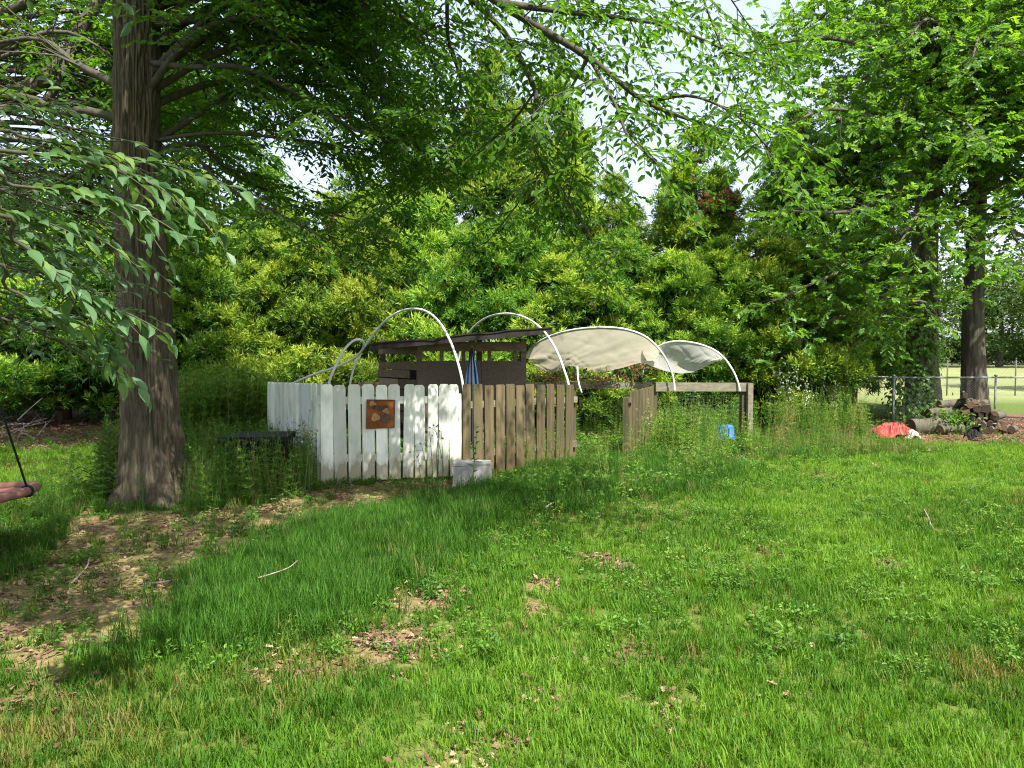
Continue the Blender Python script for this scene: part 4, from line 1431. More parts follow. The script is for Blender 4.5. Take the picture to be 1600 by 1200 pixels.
# --- the evergreen screen
def conifer_mesh(seed, H, Rb, dense=1.0, top=.15, dead=.06, long=1.0):
    """Evergreen of whorled boughs, each ending in puffs of short needled shoots; new shoots are yellow green."""
    r = np.random.default_rng(seed)
    wood, leaf = Geo(), Geo()
    tz = np.linspace(-.1, H * .97, 12)
    tp = np.stack([.05 * np.sin(tz * .8 + seed), .05 * np.cos(tz * .6 + seed), tz], 1)
    wood.tubes(tp, np.linspace(.035 * H * .55 + .03, .012, 12), 8)
    nb = int(13.0 * H * dense)
    zz = np.sort(H * (.07 + .93 * r.uniform(0, 1, nb) ** 1.1))
    C, A, S, TN = [], [], [], []
    paths, rads = [], []
    for q, z in enumerate(zz):
        f = z / H
        prof = (1 - f) ** .7 * (.72 + .28 * min(1, f / .15)) + top * (1 - f) * .5 + .06
        ln = Rb * prof * r.uniform(.62, 1.15)
        az = q * 2.4 + r.normal(0, .5)
        d = np.array([math.cos(az), math.sin(az), 0])
        k = np.linspace(0, 1, 7)
        up = r.uniform(-.2, .2)
        pth = np.array([0, 0, z]) + d * (ln * k)[:, None]
        pth[:, 2] += ln * (up * k + .25 * k ** 3)
        pth += r.normal(0, .012, pth.shape)
        paths.append(pth)
        rads.append(np.linspace(.012 + .008 * ln, .004, 7))
        isdead = r.uniform() < dead
        fresh = r.uniform(.25, 1.0)
        # older shoots along the bough
        for t in np.linspace(.3, .85, max(2, int(ln / .16))):
            p, dd = path_sample(pth, np.array([t]))
            for _ in range(2):
                a = norm(r.normal(0, .7, 3) + dd[0] * .6 + [0, 0, .2])
                C.append(p[0] + a * .03)
                A.append(a)
                S.append(r.uniform(.9, 1.3))
                TN.append(r.uniform(0, .12) if isdead or r.uniform() < .05 else r.uniform(.2, .42))
        # puffs at the end and beside it
        side = np.cross(d, [0, 0, 1.0])
        ends = [(pth[-1], 1.0)]
        if ln > .45:
            for sg in (-1, 1):
                if r.uniform() < .75:
                    ends.append((pth[4] + side * sg * ln * r.uniform(.22, .42) + [0, 0, r.normal(.05, .06)], .85))
        for e, sz in ends:
            sz = sz * r.uniform(.75, 1.3) * (.55 + .45 * min(1, ln / .8))
            m = int(34 * sz) + 4
            v = norm(r.normal(0, 1, (m, 3)) + d * .35 + [0, 0, .35])
            C += list(e + v * np.array([1.15, 1.15, .8]) * (r.uniform(.04, .30, (m, 1)) * sz))
            A += list(norm(v + [0, 0, .35]))
            S += list(r.uniform(.85, 1.25, m) * (.7 + .3 * sz))
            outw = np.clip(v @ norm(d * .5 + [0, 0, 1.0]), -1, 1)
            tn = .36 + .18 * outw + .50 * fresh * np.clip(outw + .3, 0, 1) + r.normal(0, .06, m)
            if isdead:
                tn = r.uniform(0, .13, m)
            TN += list(tn)
    C, A, S, TN = np.array(C), np.array(A), np.array(S), np.array(TN)
    wood.tubes(np.array(paths), np.array(rads), 4, False)
    nb = 14
    n = len(C)
    own = np.repeat(np.arange(n), nb)
    N = len(own)
    t = r.uniform(0, 1, N)
    ax = A[own]
    rad = r.normal(0, 1, (N, 3))
    rad = norm(rad - (rad * ax).sum(1, keepdims=True) * ax)
    pos = C[own] + ax * (t * .13 * S[own])[:, None] + rad * (r.uniform(0, .035, N) * S[own])[:, None]
    d = norm(ax * r.uniform(.5, 1.2, (N, 1)) + rad * r.uniform(.4, 1.0, (N, 1)))
    L = r.uniform(.07, .135, N) * S[own] * long
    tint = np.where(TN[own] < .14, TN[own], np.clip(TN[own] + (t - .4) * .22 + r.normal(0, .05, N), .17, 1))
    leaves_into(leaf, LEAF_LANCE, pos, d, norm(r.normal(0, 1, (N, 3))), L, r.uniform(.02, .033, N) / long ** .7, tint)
    print('conifer', seed, n, N)
    return wood.mesh('trunk', [M['bark_con']], True), leaf.mesh('crown', [M['conifer']])


def conifers():
    short = [conifer_mesh(s, 4.2, 1.4, 1.35, .6, 0.0, 1.0 if s == 11 else 1.3) for s in (11, 12)]
    tall = [conifer_mesh(s, 7.4, 1.6, .95, .2, .008, 1.0 if s == 21 else 1.25) for s in (21, 23)]
    spots = [  # px, distance, base height, top pixel row, kind, label
        (305, 15.4, 375, 0, 'bushy evergreen just right of the big trunk, white specks of a house under it'),
        (395, 16.2, 385, 1, 'bushy yellow green evergreen behind the weeds left of the white fence'),
        (480, 15.6, 395, 2, 'bushy evergreen above the bent white pipe, a pale gap at its right'),
        (575, 15.8, 360, 0, 'bushy evergreen behind the low left end of the coop roof'),
        (660, 16.4, 345, 1, 'bushy evergreen rising behind the top of the highest white hoop'),
        (745, 15.6, 390, 2, 'bushy evergreen behind the middle of the coop roof'),
        (815, 16.4, 375, 1, 'bushy evergreen behind the hoop that crosses the high roof corner'),
        (890, 15.6, 400, 0, 'bushy evergreen with brown dead twigs behind the beige shade cloth'),
        (965, 16.2, 385, 2, 'bushy evergreen behind the right half of the beige shade cloth'),
        (1050, 15.6, 425, 1, 'bushy evergreen directly behind the white sheet on the last hoop'),
        (1120, 16.0, 410, 0, 'bushy evergreen between the last hoop and the oak foliage'),
        (1195, 15.6, 400, 2, 'bushy evergreen behind the corner post of the pen'),
        (1248, 16.2, 420, 1, 'bushy evergreen under the oak foliage behind the tall seed stalks'),
    ]
    for i, (px, d, ytop, k, lab) in enumerate(spots):
        t = empty('evergreen_tree', (P(px, 600, d)[0], d, -.03), (0, 0, i * 2.17))
        s = (P(px, ytop - 22 - 34 * ((i * 29) % 7) / 7, d)[2]) / 4.35
        w = .92 + .14 * ((i * 37) % 10) / 10
        t.scale = (w, w, s)
        tag(t, lab, 'tree', 'evergreens screening the back of the pen')
        put('trunk', short[k % 2][0], t, world_coords=False)
        put('crown', short[k % 2][1], t, world_coords=False)
    spots = [
        (560, 19.5, 270, 0, 'tall evergreen behind the bushy row, above the coop roof low end'),
        (655, 20.5, 215, 1, 'tall evergreen between two sky gaps above the highest white hoop'),
        (768, 19.0, 105, 2, 'tallest evergreen spire, standing in the sky gap over the coop'),
        (865, 19.6, 150, 0, 'tall dark evergreen behind the drooping twig of the shade tree'),
        (955, 20.5, 300, 1, 'thin topped evergreen left of the free standing spire'),
        (1085, 19.0, 225, 2, 'evergreen spire standing free against the pale sky above the white sheet'),
        (1240, 19.3, 195, 0, 'tall evergreen at the edge of the oak foliage, right of the clear sky gap'),
        (1330, 20.0, 190, 1, 'tall evergreen mostly hidden inside the oak foliage'),
        (420, 20.0, 290, 2, 'tall evergreen behind the bushy row near the big trunk'),
        (300, 20.0, 260, 0, 'tall evergreen half hidden by the big trunk'),
    ]
    for i, (px, d, ytop, k, lab) in enumerate(spots):
        ytop -= 25
        t = empty('evergreen_tree', (P(px, 600, d)[0], d, -.03), (0, 0, i * 1.37 + .4))
        s = (P(px, ytop, d)[2]) / 7.5
        t.scale = (1.0, 1.0, s)
        tag(t, lab, 'tree', 'tall evergreens behind the bushy row')
        put('trunk', tall[k % 2][0], t, world_coords=False)
        put('crown', tall[k % 2][1], t, world_coords=False)
    # the shaggy old ones at the left behind the trunk
    for i, (px, d, ytop, k, w, lab) in enumerate([(105, 16.4, 330, 2, 1.35, 'shaggy dark based evergreen left of the big trunk'), (-40, 17.5, 300, 1, 1.2, 'evergreen at the left edge above the brush heap'), (200, 18.0, 320, 0, 1.1, 'evergreen right behind the big trunk'), (10, 19.5, 250, 0, 1.2, 'evergreen behind the brush heap, farther off')]):
        t = empty('evergreen_tree', (P(px, 600, d)[0], d, -.03), (0, 0, i * 1.9 + .2))
        s = (P(px, ytop, d)[2]) / (4.35 if i < 2 else 7.5)
        t.scale = (w, w, s)
        tag(t, lab, 'tree', 'evergreens left of the big trunk')
        src = short if i < 2 else tall
        put('trunk', src[k % 2][0], t, world_coords=False)
        put('crown', src[k % 2][1], t, world_coords=False)


conifers()


# --- far trees and houses beyond the field
def far_scene():
    r = np.random.default_rng(707)
    vs = []
    for v in range(3):
        wood, leaf = Geo(), Geo()
        wood.tubes(np.array([[0, 0, -.1], [.1, 0, 2.5], [0, .1, 6]]), np.array([.28, .2, .06]), 7)
        n = 150
        c = np.stack([r.normal(0, 2.1, n), r.normal(0, 2.1, n), 5.6 + r.normal(0, 2.0, n)], 1)
        c = c[(c[:, 2] > 1.6)]
        own = np.repeat(np.arange(len(c)), 34)
        pos = c[own] + r.normal(0, .42, (len(own), 3))
        leaves_into(leaf, LEAF_LANCE, pos, norm(r.normal(0, 1, (len(own), 3))), norm(r.normal(0, .6, (len(own), 3)) + [0, 0, 1]), r.uniform(.25, .42, len(own)), .2, np.clip(.5 + r.normal(0, .25, len(c))[own] + r.normal(0, .1, len(own)), 0, 1))
        vs.append((wood.mesh('trunk', [M['bark_oak']], True), leaf.mesh('crown', [M['far_leaf']])))
    spots = [(-250, 55), (-110, 44), (40, 60), (180, 50), (290, 66), (430, 58), (560, 62), (700, 66), (830, 60), (960, 64), (1100, 58), (1230, 66), (1330, 62), (1420, 70), (1560, 64), (1640, 72), (1740, 60), (1880, 66)]
    FT = ['outermost beyond the left edge', 'past the left edge above the brush heap', 'seen past the brush heap', 'seen right behind the big trunk', 'seen between big trunk and white house', 'behind the weeds left of the white fence', 'seen through the gap over the bent pipe', 'behind the left end of the coop',
          'behind the right end of the coop', 'behind the beige cloth', 'behind the white sheet', 'behind the tall seed stalks', 'left of the ivy clad oak', 'behind the ivy clad oak', 'right of the dark trunked oak', 'at the right edge over the field', 'just past the right edge', 'farthest past the right edge']
    for i, (px, d) in enumerate(spots):
        t = empty('field_tree', (P(px, 600, d)[0], d, 0), (0, 0, i * 1.3))
        s = .9 + .35 * ((i * 53) % 10) / 10
        t.scale = (s * 1.2, s * 1.2, s)
        tag(t, 'distant tree beyond the field, ' + FT[i], 'tree', 'distant trees beyond the field')
        put('trunk', vs[i % 3][0], t, world_coords=False)
        put('crown', vs[i % 3][1], t, world_coords=False)

    leaf = Geo()
    n = 90
    c = np.stack([r.normal(0, 2.0, n), r.normal(0, 1.0, n), np.abs(r.normal(1.0, .8, n)) + .2], 1)
    own = np.repeat(np.arange(n), 26)
    leaves_into(leaf, LEAF_LANCE, c[own] + r.normal(0, .35, (len(own), 3)), norm(r.normal(0, 1, (len(own), 3))), norm(r.normal(0, .6, (len(own), 3)) + [0, 0, 1]), r.uniform(.25, .42, len(own)), .2, np.clip(.6 + r.normal(0, .25, n)[own], 0, 1))
    shrub = leaf.mesh('foliage', [M['far_leaf']])
    for i, (px, d, lab) in enumerate([(1350, 74, 'left of the ivy clad oak'), (1395, 80, 'behind the ivy clad oak'), (1440, 78, 'left of the two between the oaks'), (1478, 82, 'right of the two between the oaks'), (1520, 80, 'behind the dark trunked oak'), (1562, 76, 'right of the dark trunked oak'), (1600, 82, 'at the right edge'), (1650, 78, 'past the right edge'), (40, 70, 'behind the brush heap'), (160, 74, 'behind the big trunk'), (-60, 72, 'past the left edge')]):
        o = put('field_bush', shrub, None, (P(px, 600, d)[0], d, 0), (0, 0, i * 2.1))
        o.scale = (1.25, 1.0, 1.15)
        tag(o, 'low bush beyond the field, ' + lab, 'bush', 'distant bushes beyond the field')

    def house(label, px, d, w, dep, h, rz, wall, grp=None):
        c = P(px, 600, d)
        t = empty('house', (c[0], d, 0), (0, 0, rz))
        tag(t, label, 'house')
        g = Geo()
        g.box((0, 0, h / 2), (w, dep, h))
        put('wall', g.mesh('wall', [wall]), t, world_coords=False)
        g = Geo()
        o = .4
        v = np.array([[-w / 2 - o, -dep / 2 - o, h], [w / 2 + o, -dep / 2 - o, h], [w / 2 + o, dep / 2 + o, h], [-w / 2 - o, dep / 2 + o, h], [-w / 2 - o, 0, h + 1.9], [w / 2 + o, 0, h + 1.9]]) + [0, 0, .004]
        g.add(v, [np.array([[0, 1, 5, 4], [2, 3, 4, 5], [3, 2, 1, 0]]), np.array([[0, 4, 3], [1, 2, 5]])])
        put('roof', g.mesh('roof', [M['shingle']]), t, world_coords=False)
        for k in range(3):
            x = -w / 2 + w * (k + .6) / 3.2
            g = Geo()
            g.box((x, -dep / 2 - .03, 1.55), (1.1, .06, 1.3))
            f = put('window', g.mesh('window', [M['siding']]), t, world_coords=False)
            g = Geo()
            g.box((x, -dep / 2 - .065, 1.55), (.94, .02, 1.14))
            put('pane', g.mesh('pane', [M['glass']]), f, world_coords=False)
        g = Geo()
        g.box((w * .36, -dep / 2 - .03, 1.05), (.95, .06, 2.08))
        put('door', g.mesh('door', [M['coop_wood']]), t, world_coords=False)

    house('white house glimpsed through the evergreens right of the big trunk', 352, 38, 9, 7, 2.7, .1, M['siding'])


far_scene()


# ------------------------------------------------------------------ fences, gate, pen
def picket_mesh(name, w, h, th, mat, rs=0, ear=.025):
    """Dog-eared picket standing on its local origin, thin in y."""
    r = np.random.default_rng(rs)
    e = ear
    n = 10
    zs = np.linspace(0, h - e, n)
    bow = r.normal(0, .004) * np.sin(zs / h * PI)
    prof = [(-w / 2, 0), (w / 2, 0)]
    b = .003
    V, q = [], []
    sec = [(-w / 2, -th / 2 + b), (-w / 2 + b, -th / 2), (w / 2 - b, -th / 2), (w / 2, -th / 2 + b), (w / 2, th / 2), (-w / 2, th / 2)]
    for i, z in enumerate(zs):
        for x, y in sec:
            V.append((x + bow[i] * .4, y + bow[i], z))
    for s in (.45, 1.0):
        for x, y in sec:
            V.append((x * (1 - 2 * e / w * s), y, h - e + e * s))
    V = np.array(V)
    k = len(sec)
    rows = n + 2
    i = np.arange(rows - 1)[:, None] * k
    j = np.arange(k)[None]
    q = np.stack([i + j, i + (j + 1) % k, i + k + (j + 1) % k, i + k + j], -1).reshape(-1, 4)
    caps = np.array([list(range(k))[::-1], [(rows - 1) * k + a for a in range(k)]])
    return mesh_np(name, V, [q, caps], [mat])


def fence_line(t, A, B, n, width, mats, top_px_rows, th=.018, rng=None, jitter=.004, meshes=None, base=.0, face=-1):
    pass


def board_run(parent, xs, ys, heights, widths, meshes, name='picket', rng=None, ang=None, z0=0.0, tilt=.009):
    out = []
    for i in range(len(xs)):
        o = bpy.data.objects.new(name, meshes[i % len(meshes)])
        COL.objects.link(o)
        o.parent = parent
        o.matrix_parent_inverse = Matrix.Translation(-Vector(parent.location))
        o.location = (xs[i], ys[i], z0 if np.isscalar(z0) else z0[i])
        o.rotation_euler = (rng.normal(0, .004), rng.normal(0, tilt), ang[i])
        o.scale = (widths[i], 1, heights[i])
        out.append(o)
    return out


def fences():
    r = np.random.default_rng(808)
    wm = [picket_mesh('picket', 1.0 * .142, 1.0, .018, M['paint'], k) for k in range(4)]
    om = [picket_mesh('picket', 1.0 * .135, 1.0, .02, M['old_wood'], 10 + k, .015) for k in range(4)]

    # --- white front panel
    A, B = G(499, 757), G(720, 748)
    d = B - A
    ang = math.atan2(d[1], d[0])
    n = 11
    t = empty('white_picket_fence', (A + B) / 2)
    tag(t, 'white painted picket fence panel facing the lawn, rusty sign on it', 'fence')
    px = np.array([509.5, 531, 553, 574.5, 596, 616, 636.5, 655.5, 674.5, 692, 710.5])
    tt = []
    for p_ in px:
        # intersect the picture column with the fence line
        k = (p_ - 800) / F / math.cos(PITCH)
        s = (k * A[1] - A[0]) / (d[0] - k * d[1])
        tt.append(s)
    tt = np.array(tt)
    xs, ys = A[0] + d[0] * tt, A[1] + d[1] * tt
    z0 = np.array([-.02, -.01, .0, .01, .02, .02, .03, .02, .03, .03, .03]) + .01
    hs = np.array([P(px[i], 600.5 + [0, 1, 0, 0, 1, 0, 0, 1, 0, -.5, 0][i], ys[i])[2] for i in range(n)]) - z0
    wd = np.diff(np.append(px, 729)) / 20.7 * .98
    board_run(t, xs, ys, hs, np.clip(wd, .86, 1.03), wm, 'picket', r, np.full(n, ang), z0)
    nrm = np.array([-d[1], d[0], 0]) / np.linalg.norm(d)
    for zz in (.99, .30):
        g = Geo()
        g.beam(A + nrm * .032 + [0, 0, zz], B + nrm * .032 + [0, 0, zz - .01], .036, .085)
        put('rail', g.mesh('rail', [M['paint']]), t)
    for q in (.012, .985):
        g = Geo()
        c = A + d * q + nrm * .098
        g.box((c[0], c[1], .52), (.088, .088, 1.05), ang)
        put('post', g.mesh('post', [M['paint']]), t)

    # --- white side panel running back, bowed
    S = [A + [.03, .03, 0], P(470, 600, 9.45), P(440, 600, 10.3), P(418.5, 600, 11.2)]
    S = [np.array([s[0], s[1], 0]) for s in S]
    pth = spline(S, 80)
    t = empty('white_picket_fence', pth[40])
    tag(t, 'white painted picket fence panel running back in a bow, dark stained boards', 'fence')
    seg = np.concatenate([[0], np.cumsum(np.linalg.norm(np.diff(pth, axis=0), axis=1))])
    n = int(seg[-1] / .150)
    u = (np.arange(n) + .5) / n
    pp, dd = path_sample(pth, u)
    # top row: 600 px at the corner, 597 at the far end
    hs = np.array([P(500, 600.5 - 3 * u[i], pp[i, 1])[2] for i in range(n)])
    stained = picket_mesh('picket', .142, 1.0, .018, None, 33)
    stained.materials.clear()
    sm = NT('mould_stained_paint')
    c1 = sm.noise(sm.coord('Object', (30, 30, 2.2)), 1.0, 4)
    g1 = sm.n('ShaderNodeSeparateXYZ')
    sm.l(sm.coord('Object'), g1.inputs[0])
    kk = sm.math('ADD', g1.outputs['Z'], sm.math('MULTIPLY', c1, .35))
    sm.color(sm.ramp(kk, [(0.15, (0.10, 0.10, 0.085)), (0.42, (0.17, 0.165, 0.15)), (0.62, (0.66, 0.69, 0.68))]))
    sm.set(.7, .3)
    stained.materials.append(sm.m)
    ps = board_run(t, pp[:, 0], pp[:, 1], hs, np.full(n, 1.0), wm, 'picket', r, np.arctan2(dd[:, 1], dd[:, 0]), .01, .004)
    for i in (4, 5):
        ps[i].data = stained
        ps[i]['label'] = 'white picket with black mould on its lower half'
    ps[1].rotation_euler[1] += .035
    ps[2].rotation_euler[1] -= .03
    for zz in (.97, .32):
        g = Geo()
        off = np.stack([dd[:, 1], -dd[:, 0], np.zeros(n)], 1)
        q = pp + np.cross(dd, [0, 0, 1.0]) * .032
        q[:, 2] = zz
        g.tubes(q[::3], np.full(len(q[::3]), .022), 4)
        put('rail', g.mesh('rail', [M['paint']]), t)

    # --- weathered fence
    A2, B2 = G(722, 746), G(903, 725)
    A2 = A2 + np.array([.0, .0, 0])
    d2 = B2 - A2
    ang2 = math.atan2(d2[1], d2[0])
    t = empty('wooden_picket_fence', (A2 + B2) / 2)
    tag(t, 'weathered brown picket fence between the white panel and the open gate', 'fence')
    px = np.array([728, 747, 764.5, 781.5, 797.5, 813, 829, 845, 860, 874.5, 889])
    n = len(px)
    tt = []
    for p_ in px:
        k = (p_ - 800) / F / math.cos(PITCH)
        tt.append((k * A2[1] - A2[0]) / (d2[0] - k * d2[1]))
    tt = np.array(tt)
    xs, ys = A2[0] + d2[0] * tt, A2[1] + d2[1] * tt
    z0 = np.array([.10, .10, .0, .01, .02, .0, .01, .0, .0, .0, .02])
    hs = np.array([P(px[i], 600 + [0, 0, 2, 1, 0, 2, 0, 1, 0, 1, 1][i], ys[i])[2] for i in range(n)]) - z0
    wd = np.array([.82, 1.0, 1.0, 1.0, 1.0, .97, 1.0, 1.0, .95, .97, 1.0])
    board_run(t, xs, ys, hs, wd, om, 'picket', r, np.full(n, ang2), z0, .01)
    nrm2 = np.array([-d2[1], d2[0], 0]) / np.linalg.norm(d2)
    for zz in (.90, .28):
        g = Geo()
        g.beam(A2 + nrm2 * .034 + [0, 0, zz], B2 + nrm2 * .034 + [0, 0, zz], .038, .085)
        put('rail', g.mesh('rail', [M['grey_wood']]), t)
    for q in (.0, .985):
        g = Geo()
        c = A2 + d2 * q + nrm2 * .105
        g.box((c[0], c[1], .5 if q > .5 else .52), (.088, .088, 1.0), ang2)
        put('post', g.mesh('post', [M['old_wood']]), t)
    g = Geo()
    q = B2 + nrm2 * .02 + d2 / np.linalg.norm(d2) * .03
    g.box((q[0], q[1], .86), (.03, .05, .06), ang2)
    put('latch', g.mesh('latch', [M['black']]), t)

    # --- open gate
    C, E = G(981, 716), G(1020, 705)
    E = np.array([P(1021, 600, 11.75)[0], 11.75, 0])
    dg = E - C
    ag = math.atan2(dg[1], dg[0])
    t = empty('garden_gate', C)
    tag(t, 'open wooden picket gate swung into the weedy pen', 'gate')
    n = 8
    u = (np.arange(n) + .7) / (n + .3)
    pp = C + dg * u[:, None]
    hs = np.array([P(1000, 612 - 9 * u[i], pp[i, 1])[2] for i in range(n)]) - .06
    board_run(t, pp[:, 0], pp[:, 1], hs, np.full(n, .80), om, 'picket', r, np.full(n, ag), .06, .010)
    ng = np.array([-dg[1], dg[0], 0]) / np.linalg.norm(dg)
    GS = 1.0
    for zz in (.80, .22):
        g = Geo()
        g.beam(C + ng * .03 * GS + [0, 0, zz], E + ng * .03 * GS + [0, 0, zz], .034, .085)
        put('rail', g.mesh('rail', [M['old_wood']]), t)
    g = Geo()
    c0 = C - dg / np.linalg.norm(dg) * .045
    g.box((c0[0], c0[1], .46), (.10, .10, .86), ag)
    put('stile', g.mesh('stile', [M['old_wood']]), t)
    g = Geo()
    g.box((c0[0] + .03, c0[1] - .06, .8), (.03, .03, .05), ag)
    put('latch', g.mesh('latch', [M['black']]), t)

    # --- right pen frame: hinge post, beam, corner post, wire
    H1 = P(1024, 600, 11.85)
    H2 = P(1165, 600, 12.4)
    t = empty('pen_frame', (H1[0], H1[1], 0))
    tag(t, 'grey timber rail on posts with wire below, right front of the pen', 'fence')
    z1, z2 = P(1024, 604.5, 11.85)[2], P(1165, 605, 12.4)[2]
    dirb = norm(np.array([H2[0] - H1[0], H2[1] - H1[1], 0]))
    g = Geo()
    g.beam([H1[0], H1[1], z1], np.array([H2[0], H2[1], z2]) + dirb * .1, .038, .145)
    put('rail', g.mesh('rail', [M['grey_wood']]), t)
    nb = np.array([-dirb[1], dirb[0], 0])
    ab = math.atan2(dirb[1], dirb[0])
    for hh in (H1, H2 - dirb * 0.0):
        g = Geo()
        c = hh + nb * .068
        g.box((c[0], c[1], .5), (.09, .09, 1.02), ab)
        put('post', g.mesh('post', [M['old_wood']]), t)
    g = Geo()
    c = H2 + dirb * .055 - nb * .045
    g.box((c[0], c[1], .52), (.10, .05, 1.0), ab)
    put('post', g.mesh('post', [M['grey_wood']]), t)

    def wire(a, b, z0, z1, step, rad=.0007):
        g = Geo()
        a, b = np.asarray(a, float), np.asarray(b, float)
        L = np.linalg.norm(b - a)
        nv = int(L / step)
        u = np.linspace(0, 1, nv)[:, None]
        lo = a + (b - a) * u
        hi = lo.copy()
        lo[:, 2], hi[:, 2] = z0, z1
        lo[:, 1] += RNG.normal(0, .004, nv)
        g.tubes(np.stack([lo, hi], 1), np.full((nv, 2), rad), 3, False)
        nh = int((z1 - z0) / step)
        zz = np.linspace(z0, z1, nh)
        aa = np.repeat(a[None], nh, 0)
        bb = np.repeat(b[None], nh, 0)
        aa[:, 2] = zz
        bb[:, 2] = zz
        g.tubes(np.stack([aa, bb], 1), np.full((nh, 2), rad), 3, False)
        return g
    o = put('wire_mesh', wire(H1 * [1, 1, 0] + nb * .022, H2 * [1, 1, 0] + nb * .022, .02, .92, .05).mesh('wire_mesh', [M['wire']]), t)
    tag(o, kind='stuff')

    # --- back of the pen: rail and netting
    K1, K2 = P(560, 600, 13.4), P(1022, 602, 13.3)
    t = empty('pen_frame', (K1[0], K1[1], 0))
    tag(t, 'back fence of the pen, one pale rail over wire netting behind the gateway', 'fence')
    zr = P(960, 602, 13.3)[2]
    for a, b in ((P(822, 602, 13.35), P(1019, 602, 13.3)), (P(560, 604, 13.4), P(700, 602, 13.4))):
        g = Geo()
        g.beam([a[0], a[1], zr], [b[0], b[1], zr], .038, .115)
        put('rail', g.mesh('rail', [M['grey_wood'] if a[0] > 0 else M['old_wood']]), t)
    for px in (560, 700, 822, 1012):
        c = P(px, 600, 13.47)
        g = Geo()
        g.box((c[0], c[1], zr / 2 - .02), (.09, .09, zr + .02))
        put('post', g.mesh('post', [M['old_wood']]), t)
    a, b = P(822, 600, 13.42), P(1015, 600, 13.42)
    o = put('wire_mesh', wire(a * [1, 1, 0], b * [1, 1, 0], .02, zr + .35, .05).mesh('wire_mesh', [M['wire']]), t)
    tag(o, kind='stuff')


fences()


def sign():
    r = np.random.default_rng(3)
    A, B = G(499, 757), G(720, 748)
    d = norm(B - A)
    nrm = np.array([-d[1], d[0], 0])
    # plane 14 mm in front of the pickets
    def on(px, py, off=.016):
        k = (px - 800) / F / math.cos(PITCH)
        s = (k * (A[1] - nrm[1] * off) - (A[0] - nrm[0] * off)) / (d[0] - k * d[1])
        p = A - nrm * off + d * s
        q = P(px, py, p[1])
        p[2] = q[2]
        return p
    c = on(594, 646)
    t = empty('metal_sign', c)
    tag(t, 'square rusted metal sign fixed to the white pickets', 'sign')
    q = np.array([on(573, 624.5), on(616.5, 625), on(615.5, 668), on(571.5, 669.5)])
    th = -nrm * .006
    g = Geo()
    g.add(np.vstack([q, q + th]), [np.array([[4, 5, 6, 7], [3, 2, 1, 0], [0, 1, 5, 4], [1, 2, 6, 5], [2, 3, 7, 6], [3, 0, 4, 7]])])
    put('plate', g.mesh('plate', [M['sign']]), t)
    # raised rim
    g = Geo()
    for i in range(4):
        g.beam(q[i] + th, q[(i + 1) % 4] + th, .008, .008)
    put('rim', g.mesh('rim', [M['sign_dark']]), t)

    def blob(cx, cy, rx, ry, mat, name, seed, off):
        rr = np.random.default_rng(seed)
        m = 18
        a = np.arange(m) * 2 * PI / m
        k = 1 + .18 * np.sin(a * 3 + seed) + rr.normal(0, .06, m)
        ring = np.array([on(cx + math.cos(a[i]) * rx * k[i], cy + math.sin(a[i]) * ry * k[i], off) for i in range(m)])
        ring2 = ring + th * .5
        cen = on(cx, cy, off) + th * .6
        gg = Geo()
        j = np.arange(m)
        gg.add(np.vstack([ring, ring2, cen[None]]), [np.stack([j, (j + 1) % m, m + (j + 1) % m, m + j], 1), np.stack([m + j, m + (j + 1) % m, np.full(m, 2 * m)], 1)])
        put(name, gg.mesh(name, [mat]), t)
    o = .0225
    blob(586, 652, 6.5, 6, M['sign_light'], 'flower', 1, o)
    blob(602, 653, 8, 7.5, M['sign_dark'], 'leaf_relief', 2, o)
    blob(603, 642, 4.5, 4, M['sign_light'], 'flower', 5, o + .003)
    blob(595, 638, 12, 4.5, M['sign_dark'], 'banner', 4, o)
    blob(582, 630.5, 5.5, 3.5, M['sign_light'], 'flower', 7, o + .001)
    # the worn lettering is only a row of dark strokes now
    g = Geo()
    for i in range(6):
        x0 = 585 + i * 3.6
        g.beam(on(x0, 634, o + .004), on(x0 + r.uniform(-1, 1), 641, o + .004), .004, .004)
        if i % 2 == 0:
            g.beam(on(x0, 637, o + .004), on(x0 + 2.4, 636 + r.uniform(-2, 3), o + .004), .004, .004)
    put('worn_lettering', g.mesh('worn_lettering', [M['black']]), t)


sign()


